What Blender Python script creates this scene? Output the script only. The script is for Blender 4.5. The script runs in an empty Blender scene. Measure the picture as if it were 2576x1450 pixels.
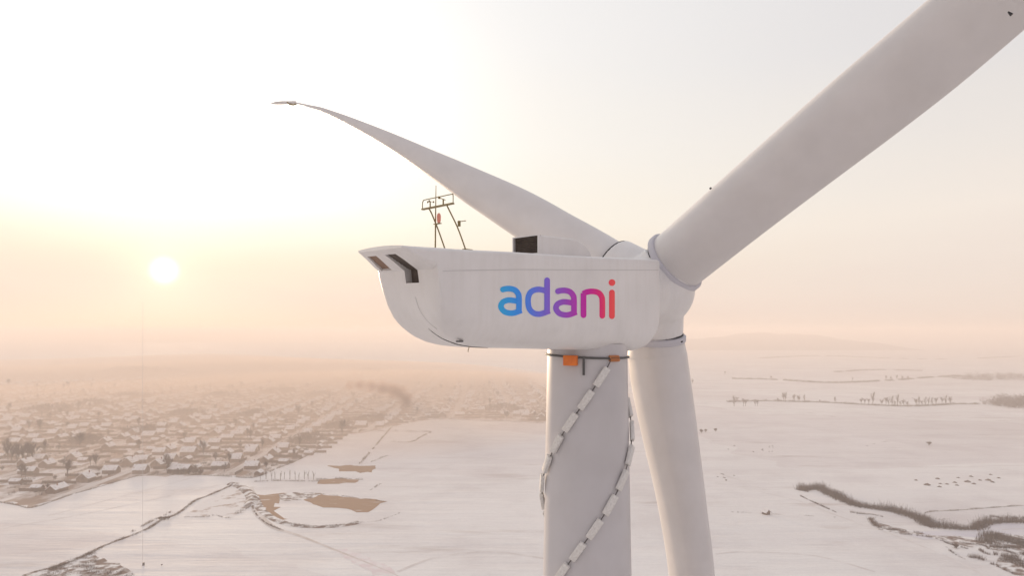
import bpy, bmesh, math, random
from mathutils import Vector as V, Matrix
from mathutils.geometry import tessellate_polygon
random.seed(7)
R = math.radians
sc = bpy.context.scene
COL = sc.collection

# ---------------------------------------------------------------- camera, sky, sun, exposure
F = 1740.0            # focal length in units of a 2576 px wide frame
HZ = 840.0            # row of the horizon in that frame
CAM_H = 80.0
cam = bpy.data.cameras.new('camera')
cam.sensor_width = 36.0
cam.lens = 36.0 * F / 2576.0
cam.shift_y = (HZ - 725.0) / 2576.0
cam.clip_start = 0.1
cam.clip_end = 30000.0
camo = bpy.data.objects.new('camera', cam)
camo.location = (0, 0, CAM_H)
camo.rotation_euler = (R(90), 0, 0)
COL.objects.link(camo)
sc.camera = camo

SUN_AZ = math.atan2(413 - 1288, F)          # left of the view axis
SUN_EL = math.atan2(HZ - 681, math.hypot(F, 875))
SUN = V((math.sin(SUN_AZ) * math.cos(SUN_EL), math.cos(SUN_AZ) * math.cos(SUN_EL), math.sin(SUN_EL)))
SUN_STRENGTH = 5.0
HAZE_DENSITY = 0.00075

world = bpy.data.worlds.new('World')
sc.world = world
world.use_nodes = True
nt = world.node_tree
nt.nodes.clear()
def N(tree, kind, **kw):
    n = tree.nodes.new(kind)
    for k, v in kw.items():
        setattr(n, k, v)
    return n
def ramp(tree, stops, interp='EASE'):
    n = tree.nodes.new('ShaderNodeValToRGB')
    n.color_ramp.interpolation = interp
    els = n.color_ramp.elements
    while len(els) < len(stops):
        els.new(0.5)
    for e, (p, c) in zip(els, stops):
        e.position = p
        e.color = (*c, 1)
    return n
def srgb(r, g, b):
    f = lambda c: ((c / 255 + 0.055) / 1.055) ** 2.4 if c > 10 else c / 255 / 12.92
    return (f(r), f(g), f(b))
L = nt.links.new
tc = N(nt, 'ShaderNodeTexCoord')
nrm = N(nt, 'ShaderNodeVectorMath', operation='NORMALIZE'); L(tc.outputs['Generated'], nrm.inputs[0])
sep = N(nt, 'ShaderNodeSeparateXYZ'); L(nrm.outputs[0], sep.inputs[0])
def math_node(tree, op, a, b=None, clamp=False):
    n = N(tree, 'ShaderNodeMath', operation=op, use_clamp=clamp)
    for i, x in enumerate((a, b)):
        if x is None: continue
        if isinstance(x, (int, float)): n.inputs[i].default_value = x
        else: tree.links.new(x, n.inputs[i])
    return n.outputs[0]
elev = math_node(nt, 'MULTIPLY', math_node(nt, 'ARCSINE', sep.outputs[2]), 180 / math.pi)      # degrees
dot = N(nt, 'ShaderNodeVectorMath', operation='DOT_PRODUCT'); L(nrm.outputs[0], dot.inputs[0]); dot.inputs[1].default_value = SUN
ang = math_node(nt, 'MULTIPLY', math_node(nt, 'ARCCOSINE', math_node(nt, 'MINIMUM', dot.outputs['Value'], 1.0)), 180 / math.pi)
# soft cloud veil so that the gradient is not perfectly even
nz = N(nt, 'ShaderNodeTexNoise'); nz.inputs['Scale'].default_value = 2.2; nz.inputs['Detail'].default_value = 4
mp = N(nt, 'ShaderNodeMapping'); mp.inputs['Scale'].default_value = (1, 1, 5); L(nrm.outputs[0], mp.inputs[0]); L(mp.outputs[0], nz.inputs['Vector'])
wob = math_node(nt, 'MULTIPLY', math_node(nt, 'SUBTRACT', nz.outputs['Fac'], 0.5), 5.0)
e01 = math_node(nt, 'DIVIDE', math_node(nt, 'ADD', elev, wob), 90.0, clamp=True)
E_ = lambda d: d / 90.0
far = ramp(nt, [(0, srgb(222, 205, 196)), (E_(3), srgb(232, 216, 205)), (E_(8), srgb(240, 229, 218)), (E_(13), srgb(233, 226, 219)),
                (E_(21), srgb(222, 219, 219)), (E_(35), srgb(222, 220, 222)), (1, srgb(222, 220, 223))], 'LINEAR')
near = ramp(nt, [(0, srgb(228, 202, 188)), (E_(3), srgb(239, 214, 199)), (E_(6), srgb(247, 230, 207)), (E_(9.5), srgb(252, 243, 225)),
                 (E_(15), srgb(252, 247, 237)), (E_(26), srgb(252, 250, 247)), (E_(45), srgb(235, 233, 233)), (1, srgb(222, 220, 223))], 'LINEAR')
L(e01, far.inputs[0]); L(e01, near.inputs[0])
mr = N(nt, 'ShaderNodeMapRange', interpolation_type='SMOOTHSTEP')
mr.inputs['From Min'].default_value = 66; mr.inputs['From Max'].default_value = 14; L(ang, mr.inputs['Value'])
mix = N(nt, 'ShaderNodeMixRGB'); L(mr.outputs[0], mix.inputs[0]); L(far.outputs[0], mix.inputs[1]); L(near.outputs[0], mix.inputs[2])
# the half of the sky away from the sun is a little dimmer and cooler
mr2 = N(nt, 'ShaderNodeMapRange', interpolation_type='SMOOTHSTEP')
mr2.inputs['From Min'].default_value = 60; mr2.inputs['From Max'].default_value = 150; L(ang, mr2.inputs['Value'])
mix2 = N(nt, 'ShaderNodeMixRGB', blend_type='MULTIPLY'); mix2.inputs[2].default_value = (0.74, 0.715, 0.78, 1)
L(mr2.outputs[0], mix2.inputs[0]); L(mix.outputs[0], mix2.inputs[1])
# the sun's disc and its aureole
disc = N(nt, 'ShaderNodeMapRange', interpolation_type='SMOOTHSTEP')
disc.inputs['From Min'].default_value = 1.3; disc.inputs['From Max'].default_value = 0.0; L(ang, disc.inputs['Value'])
halo = math_node(nt, 'POWER', 2.718, math_node(nt, 'MULTIPLY', ang, -0.55))
hal = N(nt, 'ShaderNodeVectorMath', operation='SCALE'); hal.inputs[0].default_value = (0.36, 0.29, 0.17); L(halo, hal.inputs['Scale'])
dsc = N(nt, 'ShaderNodeVectorMath', operation='SCALE'); dsc.inputs[0].default_value = (1.2, 1.15, 0.95); L(disc.outputs[0], dsc.inputs['Scale'])
add1 = N(nt, 'ShaderNodeVectorMath', operation='ADD'); L(hal.outputs[0], add1.inputs[0]); L(dsc.outputs[0], add1.inputs[1])
# the white-hot veil above the sun
aur = N(nt, 'ShaderNodeMapRange', interpolation_type='SMOOTHSTEP'); aur.inputs['From Min'].default_value = 46; aur.inputs['From Max'].default_value = 0; L(ang, aur.inputs['Value'])
aue = N(nt, 'ShaderNodeMapRange', interpolation_type='SMOOTHSTEP'); aue.inputs['From Min'].default_value = 4.5; aue.inputs['From Max'].default_value = 26; L(elev, aue.inputs['Value'])
aus = N(nt, 'ShaderNodeVectorMath', operation='SCALE'); aus.inputs[0].default_value = (3.4, 3.05, 2.6); L(math_node(nt, 'MULTIPLY', math_node(nt, 'POWER', aur.outputs[0], 3.2), aue.outputs[0]), aus.inputs['Scale'])
add0 = N(nt, 'ShaderNodeVectorMath', operation='ADD'); L(add1.outputs[0], add0.inputs[0]); L(aus.outputs[0], add0.inputs[1]); add1 = add0
add2 = N(nt, 'ShaderNodeVectorMath', operation='ADD'); L(add1.outputs[0], add2.inputs[0]); L(mix2.outputs[0], add2.inputs[1])
bg = N(nt, 'ShaderNodeBackground'); L(add2.outputs[0], bg.inputs['Color']); bg.inputs['Strength'].default_value = 0.97
sky = N(nt, 'ShaderNodeTexSky', sky_type='NISHITA', sun_disc=False)
sky.sun_elevation = SUN_EL; sky.sun_rotation = SUN_AZ
sky.air_density = 0.6; sky.dust_density = 0.2; sky.ozone_density = 1.0
bg2 = N(nt, 'ShaderNodeBackground'); skd = N(nt, 'ShaderNodeVectorMath', operation='SCALE'); skd.inputs['Scale'].default_value = 0.16; L(sky.outputs[0], skd.inputs[0]); L(skd.outputs[0], bg2.inputs['Color']); bg2.inputs['Strength'].default_value = 0.05
ads = N(nt, 'ShaderNodeAddShader'); L(bg.outputs[0], ads.inputs[0]); L(bg2.outputs[0], ads.inputs[1])
wout = N(nt, 'ShaderNodeOutputWorld'); L(ads.outputs[0], wout.inputs['Surface'])

sl = bpy.data.lights.new('sun', 'SUN')
sl.energy = SUN_STRENGTH; sl.angle = R(7.0); sl.color = (1.0, 0.74, 0.50)
so = bpy.data.objects.new('sun', sl)
so.rotation_euler = SUN.to_track_quat('Z', 'Y').to_euler()
so.location = (-60, 60, 140)
COL.objects.link(so)

sc.view_settings.view_transform = 'Standard'
sc.view_settings.look = 'None'
sc.view_settings.exposure = 0.08
sc.view_settings.gamma = 1.0
sc.view_settings.use_curve_mapping = False
sc.render.engine = 'CYCLES'
cy = sc.cycles
cy.use_denoising = True
cy.max_bounces = 6; cy.diffuse_bounces = 3; cy.glossy_bounces = 2; cy.transparent_max_bounces = 8; cy.volume_bounces = 1
cy.sample_clamp_indirect = 6.0

# ---------------------------------------------------------------- helpers
def tag(o, label=None, cat=None, group=None, kind=None):
    if label: o['label'] = label
    if cat: o['category'] = cat
    if group: o['group'] = group
    if kind: o['kind'] = kind
    return o
class MB:
    """collects vertices and faces, then links them as ONE mesh object"""
    def __init__(s):
        s.v, s.f, s.mi = [], [], []
    def add(s, vs, fs, m=0):
        b = len(s.v)
        s.v += [tuple(v) for v in vs]
        s.f += [tuple(i + b for i in f) for f in fs]
        s.mi += [m] * len(fs)
        return s
    def box(s, c, size, rz=0.0, m=0, axes=None):
        c = V(c); hx, hy, hz = [q / 2 for q in size]
        if axes is None:
            ax, ay, az = V((math.cos(rz), math.sin(rz), 0)), V((-math.sin(rz), math.cos(rz), 0)), V((0, 0, 1))
        else: ax, ay, az = axes
        vs = [c + ax * (hx * i) + ay * (hy * j) + az * (hz * k) for k in (-1, 1) for j in (-1, 1) for i in (-1, 1)]
        return s.add(vs, [(0, 2, 3, 1), (4, 5, 7, 6), (0, 1, 5, 4), (2, 6, 7, 3), (0, 4, 6, 2), (1, 3, 7, 5)], m)
    def tube(s, pts, rad, n=8, cap=True, m=0):
        pts = [V(p) for p in pts]
        rads = rad if isinstance(rad, (list, tuple)) else [rad] * len(pts)
        up = V((0.13, 0.21, 0.97)); rings = []
        for i, p in enumerate(pts):
            t = (pts[min(i + 1, len(pts) - 1)] - pts[max(i - 1, 0)]).normalized()
            u = t.cross(up)
            if u.length < 1e-3: u = t.cross(V((1, 0, 0)))
            u.normalize(); w = t.cross(u); up = w.cross(t) if False else up
            rings.append([p + (u * math.cos(2 * math.pi * k / n) + w * math.sin(2 * math.pi * k / n)) * rads[i] for k in range(n)])
        return s.loft(rings, cap, m)
    def loft(s, rings, cap=True, m=0, closed=True):
        n = len(rings[0]); vs = [p for r in rings for p in r]; fs = []
        for i in range(len(rings) - 1):
            for k in range(n if closed else n - 1):
                a, b = i * n + k, i * n + (k + 1) % n
                fs.append((a, b, b + n, a + n))
        if cap:
            fs.append(tuple(reversed(range(n)))); fs.append(tuple((len(rings) - 1) * n + k for k in range(n)))
        return s.add(vs, fs, m)
    def build(s, name, mats, parent=None, off=None, smooth=None, recalc=False):
        me = bpy.data.meshes.new(name)
        o3 = V(off) if off is not None else V((0, 0, 0))
        me.from_pydata([(v[0] - o3[0], v[1] - o3[1], v[2] - o3[2]) for v in s.v], [], s.f)
        for m in (mats if isinstance(mats, (list, tuple)) else [mats]): me.materials.append(m)
        if any(s.mi): me.polygons.foreach_set('material_index', s.mi)
        if recalc:
            bm = bmesh.new(); bm.from_mesh(me); bmesh.ops.recalc_face_normals(bm, faces=bm.faces); bm.to_mesh(me); bm.free()
        if smooth is not None: smooth_mesh(me, smooth)
        me.update()
        o = bpy.data.objects.new(name, me); COL.objects.link(o)
        if parent is not None: o.parent = parent
        elif off is not None: o.location = o3
        return o
def smooth_mesh(me, deg):
    me.polygons.foreach_set('use_smooth', [True] * len(me.polygons))
    if deg < 179: me.set_sharp_from_angle(angle=R(deg))
def empty(name, loc, rz=0.0):
    o = bpy.data.objects.new(name, None); COL.objects.link(o)
    o.location = loc; o.rotation_euler = (0, 0, rz); o.empty_display_size = 0.3
    return o
def at(x, y, z=0.0):
    """the ground point that the photograph shows at (x, y)"""
    Y = (CAM_H - z) * F / (y - HZ)
    return V(((x - 1288.0) / F * Y, Y, z))
def catmull(pts, k=8, closed=False):
    P = [V(p) for p in pts]; out = []; n = len(P)
    for i in range(n if closed else n - 1):
        g = (lambda j: P[j % n]) if closed else (lambda j: P[min(max(j, 0), n - 1)])
        p0, p1, p2, p3 = g(i - 1), g(i), g(i + 1), g(i + 2)
        for j in range(k):
            t = j / k
            out.append(0.5 * ((2 * p1) + (p2 - p0) * t + (2 * p0 - 5 * p1 + 4 * p2 - p3) * t * t + (3 * p1 - p0 - 3 * p2 + p3) * t ** 3))
    if not closed: out.append(P[-1])
    return out
def lerp_table(tab, x):
    if x <= tab[0][0]: return tab[0][1]
    for (a, fa), (b, fb) in zip(tab, tab[1:]):
        if x <= b: return fa + (fb - fa) * (x - a) / (b - a)
    return tab[-1][1]

# ---------------------------------------------------------------- materials
def mat(name, color, rough=0.6, spec=0.3, noise=None, bump=None, color2=None, noise_scale=1.0, metallic=0.0, stretch=None, detail=5.0, thresh=(0.35, 0.65)):
    m = bpy.data.materials.new(name); m.use_nodes = True
    t = m.node_tree; b = t.nodes['Principled BSDF']
    b.inputs['Base Color'].default_value = (*color, 1); b.inputs['Roughness'].default_value = rough
    b.inputs['Specular IOR Level'].default_value = spec; b.inputs['Metallic'].default_value = metallic
    if color2 is not None or bump:
        c = N(t, 'ShaderNodeTexCoord'); vec = c.outputs['Object']
        if stretch:
            mpn = N(t, 'ShaderNodeMapping'); mpn.inputs['Scale'].default_value = stretch; t.links.new(vec, mpn.inputs[0]); vec = mpn.outputs[0]
        nn = N(t, 'ShaderNodeTexNoise'); nn.inputs['Scale'].default_value = noise_scale; nn.inputs['Detail'].default_value = detail; nn.inputs['Roughness'].default_value = 0.6
        t.links.new(vec, nn.inputs['Vector'])
        if color2 is not None:
            r = ramp(t, [(thresh[0], color), (thresh[1], color2)], 'LINEAR'); t.links.new(nn.outputs['Fac'], r.inputs[0]); t.links.new(r.outputs[0], b.inputs['Base Color'])
        if bump:
            bp = N(t, 'ShaderNodeBump'); bp.inputs['Strength'].default_value = bump[0]; bp.inputs['Distance'].default_value = bump[1]
            t.links.new(nn.outputs['Fac'], bp.inputs['Height']); t.links.new(bp.outputs[0], b.inputs['Normal'])
    return m
def paint_mat(name, base, streak=0.968):
    """weathered white gelcoat: faint streaks and grime"""
    m = mat(name, base, rough=0.34, spec=0.6)
    t = m.node_tree; b = t.nodes['Principled BSDF']
    c = N(t, 'ShaderNodeTexCoord')
    a = N(t, 'ShaderNodeTexNoise'); a.inputs['Scale'].default_value = 0.55; a.inputs['Detail'].default_value = 6; a.inputs['Roughness'].default_value = 0.62
    t.links.new(c.outputs['Object'], a.inputs['Vector'])
    mp_ = N(t, 'ShaderNodeMapping'); mp_.inputs['Scale'].default_value = (5, 5, 0.35) if streak < 0.97 else (0.9, 0.9, 0.9); t.links.new(c.outputs['Object'], mp_.inputs[0])
    s_ = N(t, 'ShaderNodeTexNoise'); s_.inputs['Scale'].default_value = 1.0; s_.inputs['Detail'].default_value = 5; t.links.new(mp_.outputs[0], s_.inputs['Vector'])
    r1 = ramp(t, [(0.3, tuple(x * 0.90 for x in base)), (0.7, base)], 'LINEAR'); t.links.new(a.outputs['Fac'], r1.inputs[0])
    r2 = ramp(t, [(0.3, (streak, streak * 0.995, streak * 0.985)), (0.55, (1, 1, 1))], 'LINEAR'); t.links.new(s_.outputs['Fac'], r2.inputs[0])
    mx = N(t, 'ShaderNodeMixRGB', blend_type='MULTIPLY'); mx.inputs[0].default_value = 1; t.links.new(r1.outputs[0], mx.inputs[1]); t.links.new(r2.outputs[0], mx.inputs[2])
    t.links.new(mx.outputs[0], b.inputs['Base Color'])
    rr = N(t, 'ShaderNodeMapRange'); rr.inputs['To Min'].default_value = 0.26; rr.inputs['To Max'].default_value = 0.42; t.links.new(a.outputs['Fac'], rr.inputs['Value']); t.links.new(rr.outputs[0], b.inputs['Roughness'])
    return m
M = {}
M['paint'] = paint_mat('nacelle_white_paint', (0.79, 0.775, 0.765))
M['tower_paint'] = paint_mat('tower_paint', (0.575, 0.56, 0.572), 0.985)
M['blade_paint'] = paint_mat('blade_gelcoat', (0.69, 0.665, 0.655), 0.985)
M['collar'] = mat('collar_grey', (0.55, 0.54, 0.58), 0.5)
M['rubber'] = mat('dark_rubber_gap', (0.03, 0.03, 0.035), 0.7)
M['dark_metal'] = mat('dark_mast_metal', (0.26, 0.20, 0.09), 0.4, metallic=0.3)
M['cable'] = mat('grey_cable', (0.10, 0.10, 0.10), 0.6)
M['vent_dark'] = mat('vent_dark', (0.10, 0.075, 0.06), 0.7, color2=(0.05, 0.035, 0.03), noise_scale=3)
M['vent_brown'] = mat('vent_brown', (0.30, 0.19, 0.13), 0.7, color2=(0.24, 0.15, 0.11), noise_scale=6)
M['seam'] = mat('seam_grey', (0.60, 0.59, 0.585), 0.6)
M['orange'] = mat('orange_plastic', (0.85, 0.22, 0.035), 0.5, color2=(0.72, 0.17, 0.03), noise_scale=5)
M['orange_rope'] = mat('orange_rope', (0.60, 0.24, 0.10), 0.8)
M['red_lamp'] = mat('red_lamp_glass', (0.85, 0.33, 0.24), 0.3)
M['foam'] = mat('white_foam_block', (0.78, 0.77, 0.74), 0.8, color2=(0.62, 0.60, 0.57), noise_scale=14, bump=(0.3, 0.01))
M['rope'] = mat('grey_rope', (0.13, 0.12, 0.12), 0.9)
M['roof_snow'] = mat('roof_snow', (0.78, 0.77, 0.77), 0.8, color2=(0.40, 0.33, 0.29), noise_scale=0.5, thresh=(0.50, 0.72), detail=6)
M['house_wall'] = mat('house_wall', (0.22, 0.15, 0.12), 0.9, color2=(0.13, 0.085, 0.07), noise_scale=0.5)
M['house_wall2'] = mat('house_wall_pale', (0.34, 0.26, 0.21), 0.9, color2=(0.22, 0.16, 0.13), noise_scale=0.5)
M['brick'] = mat('chimney_brick', (0.25, 0.11, 0.07), 0.9)
M['wood'] = mat('weathered_wood', (0.14, 0.095, 0.075), 0.9)
M['bark'] = mat('bark', (0.085, 0.06, 0.05), 0.95)
M['twig'] = mat('bare_twigs', (0.095, 0.055, 0.05), 0.95)
M['twig_purple'] = mat('brush_twigs', (0.036, 0.022, 0.029), 0.95, color2=(0.075, 0.034, 0.030), noise_scale=0.15)
M['weed'] = mat('dry_weeds', (0.085, 0.052, 0.042), 0.95, color2=(0.14, 0.09, 0.06), noise_scale=0.3)
M['soil'] = mat('bare_soil', (0.30, 0.175, 0.10), 0.95, color2=(0.74, 0.71, 0.69), noise_scale=0.20, bump=(0.6, 0.4), thresh=(0.60, 0.76), detail=12, stretch=(0.45, 1.5, 1))
M['soil_snow'] = mat('soil_through_snow', (0.15, 0.10, 0.085), 0.95, color2=(0.76, 0.755, 0.75), noise_scale=0.22, thresh=(0.44, 0.56), detail=10)
M['heap'] = mat('dark_heap', (0.12, 0.085, 0.07), 0.95, color2=(0.5, 0.47, 0.45), noise_scale=0.9, thresh=(0.52, 0.72))
def snow_mat():
    m = mat('snow', (0.8, 0.8, 0.8), rough=0.75, spec=0.15)
    t = m.node_tree; b = t.nodes['Principled BSDF']; c = N(t, 'ShaderNodeTexCoord')
    def noise(scale, detail, st=None):
        n = N(t, 'ShaderNodeTexNoise'); n.inputs['Scale'].default_value = scale; n.inputs['Detail'].default_value = detail; n.inputs['Roughness'].default_value = 0.6
        src = c.outputs['Object']
        if st:
            q = N(t, 'ShaderNodeMapping'); q.inputs['Scale'].default_value = st[0]; q.inputs['Rotation'].default_value = (0, 0, R(st[1])); t.links.new(src, q.inputs[0]); src = q.outputs[0]
        t.links.new(src, n.inputs['Vector']); return n.outputs['Fac']
    big = noise(0.006, 4)
    r1 = ramp(t, [(0.32, (0.75, 0.742, 0.738)), (0.68, (0.86, 0.862, 0.852))], 'LINEAR'); t.links.new(big, r1.inputs[0])
    streak = noise(0.05, 6, ((0.16, 1.0, 1), -7))
    r2 = ramp(t, [(0.35, (0.945, 0.935, 0.94)), (0.6, (1, 1, 1))], 'LINEAR'); t.links.new(streak, r2.inputs[0])
    stub = noise(0.03, 10, ((0.35, 1.6, 1), 4))
    r3 = ramp(t, [(0.60, (1, 1, 1)), (0.78, (0.60, 0.53, 0.50))], 'LINEAR'); t.links.new(stub, r3.inputs[0])
    fine = noise(0.6, 6)
    r4 = ramp(t, [(0.3, (0.95, 0.95, 0.95)), (0.6, (1, 1, 1))], 'LINEAR'); t.links.new(fine, r4.inputs[0])
    vm = N(t, 'ShaderNodeMapping'); vm.inputs['Scale'].default_value = (0.0045, 0.0105, 1); vm.inputs['Rotation'].default_value = (0, 0, R(12)); t.links.new(c.outputs['Object'], vm.inputs[0])
    wn = N(t, 'ShaderNodeTexNoise'); wn.inputs['Scale'].default_value = 0.02; wn.inputs['Detail'].default_value = 3; t.links.new(c.outputs['Object'], wn.inputs['Vector'])
    wv_ = N(t, 'ShaderNodeVectorMath', operation='MULTIPLY_ADD'); t.links.new(wn.outputs['Color'], wv_.inputs[0]); wv_.inputs[1].default_value = (0.25, 0.25, 0); t.links.new(vm.outputs[0], wv_.inputs[2])
    vo = N(t, 'ShaderNodeTexVoronoi', voronoi_dimensions='2D'); vo.inputs['Scale'].default_value = 1.0; t.links.new(wv_.outputs[0], vo.inputs['Vector'])
    r5 = ramp(t, [(0.0, (0.90, 0.875, 0.885)), (0.45, (0.97, 0.965, 0.97)), (1.0, (1, 1, 1))], 'LINEAR'); sp_ = N(t, 'ShaderNodeSeparateColor'); t.links.new(vo.outputs['Color'], sp_.inputs[0]); t.links.new(sp_.outputs[0], r5.inputs[0])
    mot = noise(0.022, 8)
    r6 = ramp(t, [(0.36, (0.90, 0.885, 0.89)), (0.52, (1, 1, 1))], 'LINEAR'); t.links.new(mot, r6.inputs[0])
    last = r1.outputs[0]
    for rr in (r2, r3, r4, r5, r6):
        x = N(t, 'ShaderNodeMixRGB', blend_type='MULTIPLY'); x.inputs[0].default_value = 1; t.links.new(last, x.inputs[1]); t.links.new(rr.outputs[0], x.inputs[2]); last = x.outputs[0]
    t.links.new(last, b.inputs['Base Color'])
    bp = N(t, 'ShaderNodeBump'); bp.inputs['Strength'].default_value = 0.6; bp.inputs['Distance'].default_value = 2.0
    t.links.new(streak, bp.inputs['Height']); t.links.new(bp.outputs[0], b.inputs['Normal'])
    return m
M['snow'] = snow_mat()
M['yard'] = mat('trodden_village_ground', (0.27, 0.18, 0.135), 0.95, color2=(0.72, 0.68, 0.65), noise_scale=0.055, thresh=(0.42, 0.60), detail=8, stretch=(1.6, 0.7, 1))
M['street'] = mat('snowy_street', (0.70, 0.67, 0.65), 0.9, color2=(0.52, 0.46, 0.42), noise_scale=0.08, stretch=(2.0, 0.15, 1))
M['ice'] = mat('frozen_stream', (0.60, 0.59, 0.66), 0.5, color2=(0.70, 0.69, 0.72), noise_scale=0.08)
M['forest'] = mat('far_forest', (0.035, 0.034, 0.032), 0.95, color2=(0.10, 0.095, 0.09), noise_scale=0.01)

# blade stations: centre x, y, z (above the camera), half chord, half thickness
BLADES = {
    1: dict(ec=V((-0.6453, 0.0724, 0.7605)), et=V((-0.5162, -0.7752, -0.3642)), rows=[
        (6.606, 28.307, 2.859, 1.275, 1.275),
        (6.804, 28.087, 3.046, 1.275, 1.275),
        (7.059, 27.804, 3.286, 1.275, 1.275),
        (7.795, 26.986, 3.978, 1.277, 1.141),
        (8.361, 26.357, 4.511, 1.282, 1.081),
        (9.1, 25.537, 5.198, 1.292, 1.031),
        (9.957, 24.59, 5.984, 1.307, 0.994),
        (10.818, 23.642, 6.766, 1.325, 0.963),
        (11.68, 22.692, 7.544, 1.337, 0.923),
        (12.824, 21.425, 8.587, 1.316, 0.854),
        (13.935, 20.16, 9.667, 1.244, 0.752),
        (15.043, 18.893, 10.747, 1.136, 0.634),
        (16.151, 17.624, 11.827, 1.016, 0.521),
        (17.256, 16.354, 12.906, 0.891, 0.42),
        (18.36, 15.082, 13.985, 0.764, 0.332),
        (19.463, 13.809, 15.064, 0.638, 0.258),
        (20.288, 12.853, 15.873, 0.519, 0.196),
        (21.113, 11.896, 16.682, 0.404, 0.141),
        (21.663, 11.257, 17.221, 0.319, 0.106),
        (22.212, 10.618, 17.76, 0.224, 0.071),
        (22.651, 10.107, 18.191, 0.12, 0.036),
    ]),
    2: dict(ec=V((-0.4612, 0.1494, -0.8746)), et=V((-0.576, -0.8002, 0.1671)), rows=[
        (4.713, 30.055, 2.712, 1.073, 1.073),
        (4.48, 30.257, 2.878, 1.087, 1.087),
        (4.18, 30.517, 3.091, 1.105, 1.105),
        (3.754, 30.89, 3.411, 1.123, 1.004),
        (3.093, 31.464, 3.897, 1.135, 0.957),
        (2.23, 32.211, 4.518, 1.142, 0.912),
        (1.249, 33.067, 5.269, 1.138, 0.867),
        (0.262, 33.924, 6.007, 1.108, 0.808),
        (-0.733, 34.782, 6.731, 1.034, 0.719),
        (-2.071, 35.928, 7.679, 0.919, 0.601),
        (-3.398, 37.068, 8.651, 0.778, 0.474),
        (-4.734, 38.209, 9.608, 0.633, 0.357),
        (-6.071, 39.349, 10.566, 0.503, 0.261),
        (-7.426, 40.491, 11.492, 0.396, 0.188),
        (-8.8, 41.638, 12.385, 0.303, 0.133),
        (-10.189, 42.788, 13.252, 0.224, 0.091),
        (-11.243, 43.653, 13.881, 0.165, 0.063),
        (-12.313, 44.522, 14.482, 0.123, 0.043),
        (-13.059, 45.111, 14.822, 0.095, 0.031),
        (-13.805, 45.699, 15.162, 0.067, 0.021),
        (-14.407, 46.171, 15.424, 0.055, 0.017),
    ]),
    3: dict(ec=V((0.4665, -0.8845, 0.0109)), et=V((-0.8774, -0.4643, -0.1206)), rows=[
        (6.122, 29.436, -0.087, 1.126, 1.126),
        (6.131, 29.509, -0.435, 1.191, 1.191),
        (6.145, 29.596, -0.883, 1.347, 1.211),
        (6.156, 29.601, -0.982, 1.359, 1.214),
        (6.266, 29.646, -1.975, 1.427, 1.2),
        (6.454, 29.619, -3.265, 1.438, 1.148),
        (6.694, 29.542, -4.753, 1.384, 1.056),
        (6.951, 29.428, -6.24, 1.306, 0.952),
        (7.184, 29.358, -7.728, 1.246, 0.862),
        (7.469, 29.31, -9.713, 1.218, 0.789),
        (7.669, 29.416, -11.701, 1.19, 0.716),
        (7.868, 29.521, -13.688, 1.121, 0.625),
        (8.066, 29.625, -15.676, 1.013, 0.519),
        (8.262, 29.726, -17.664, 0.888, 0.418),
        (8.456, 29.826, -19.652, 0.761, 0.331),
        (8.649, 29.925, -21.641, 0.636, 0.257),
        (8.792, 29.998, -23.132, 0.518, 0.195),
        (8.935, 30.069, -24.624, 0.403, 0.14),
        (9.029, 30.117, -25.619, 0.319, 0.106),
        (9.123, 30.164, -26.613, 0.224, 0.071),
        (9.198, 30.201, -27.409, 0.12, 0.036),
    ]),
}

# ================================================================ ground and hills
g = MB()
EX = 4600.0
nx = 24
xs = [-EX + 2 * EX * i / nx for i in range(nx + 1)]
g.add([(x, y + 1500, 0) for y in xs for x in xs], [(j * (nx + 1) + i, j * (nx + 1) + i + 1, (j + 1) * (nx + 1) + i + 1, (j + 1) * (nx + 1) + i) for j in range(nx) for i in range(nx)])
tag(g.build('ground', M['snow']), kind='structure')

def hill(cx, cy, lx, ly, h, seed):
    rnd = random.Random(seed); m = MB(); nu, nv = 60, 14; vs = []
    ph = [rnd.uniform(0, 6.28) for _ in range(6)]
    for j in range(nv + 1):
        for i in range(nu + 1):
            u, v = i / nu * 2 - 1, j / nv * 2 - 1
            k = max(0.0, 1 - abs(u) ** 2.2) ** 0.9 * max(0.0, 1 - v * v) ** 0.8
            k *= 1 + 0.10 * math.sin(5 * u + ph[0]) + 0.06 * math.sin(13 * u + ph[1] + v) + 0.03 * math.sin(31 * u + ph[2])
            vs.append((cx + u * lx, cy + v * ly, h * k - 0.05))
    m.add(vs, [(j * (nu + 1) + i, j * (nu + 1) + i + 1, (j + 1) * (nu + 1) + i + 1, (j + 1) * (nu + 1) + i) for j in range(nv) for i in range(nu)])
    return tag(m.build('hill', M['forest'], smooth=180), kind='structure')
hill(1330, 3600, 690, 260, 76, 3)

# ================================================================ the wind turbine
# nacelle frame: s metres back from the rotor, n metres towards the camera side, z metres above the camera
A_ = V((0.695, 0.719, 0)); B_ = V((0.719, -0.695, 0)); H0 = V((6.07, 29.0, 0))
def nac(s, n, z):
    return H0 - A_ * s + B_ * n + V((0, 0, CAM_H + z))
HALF = 1.65
def skew(s):
    return lerp_table([(8, 0.0), (12.4, 0.36), (12.8, 0.30), (13.05, 0.20), (13.2, 0.24), (14.0, 0.45)], s)
def nac_skewed(s, n, z):
    k = skew(s)
    return nac(s + k * n / HALF, n, z - 0.065 * n * lerp_table([(10, 0.0), (13.2, 0.6), (14, 1.0)], s))
def side(x, y, proud=0.006):
    """point on the nacelle's flat side wall that the photograph shows at (x, y)"""
    n = HALF + proud; u = (x - 1288) / F
    P0 = H0 + B_ * n
    s = (P0.x - P0.y * u) / (A_.x - A_.y * u)
    p = P0 - A_ * s
    return V((p.x, p.y, CAM_H + (HZ - y) / F * p.y)), s
TB = V((2.78, 25.6, 0.0))
turbine = empty('wind_turbine', TB)
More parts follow.
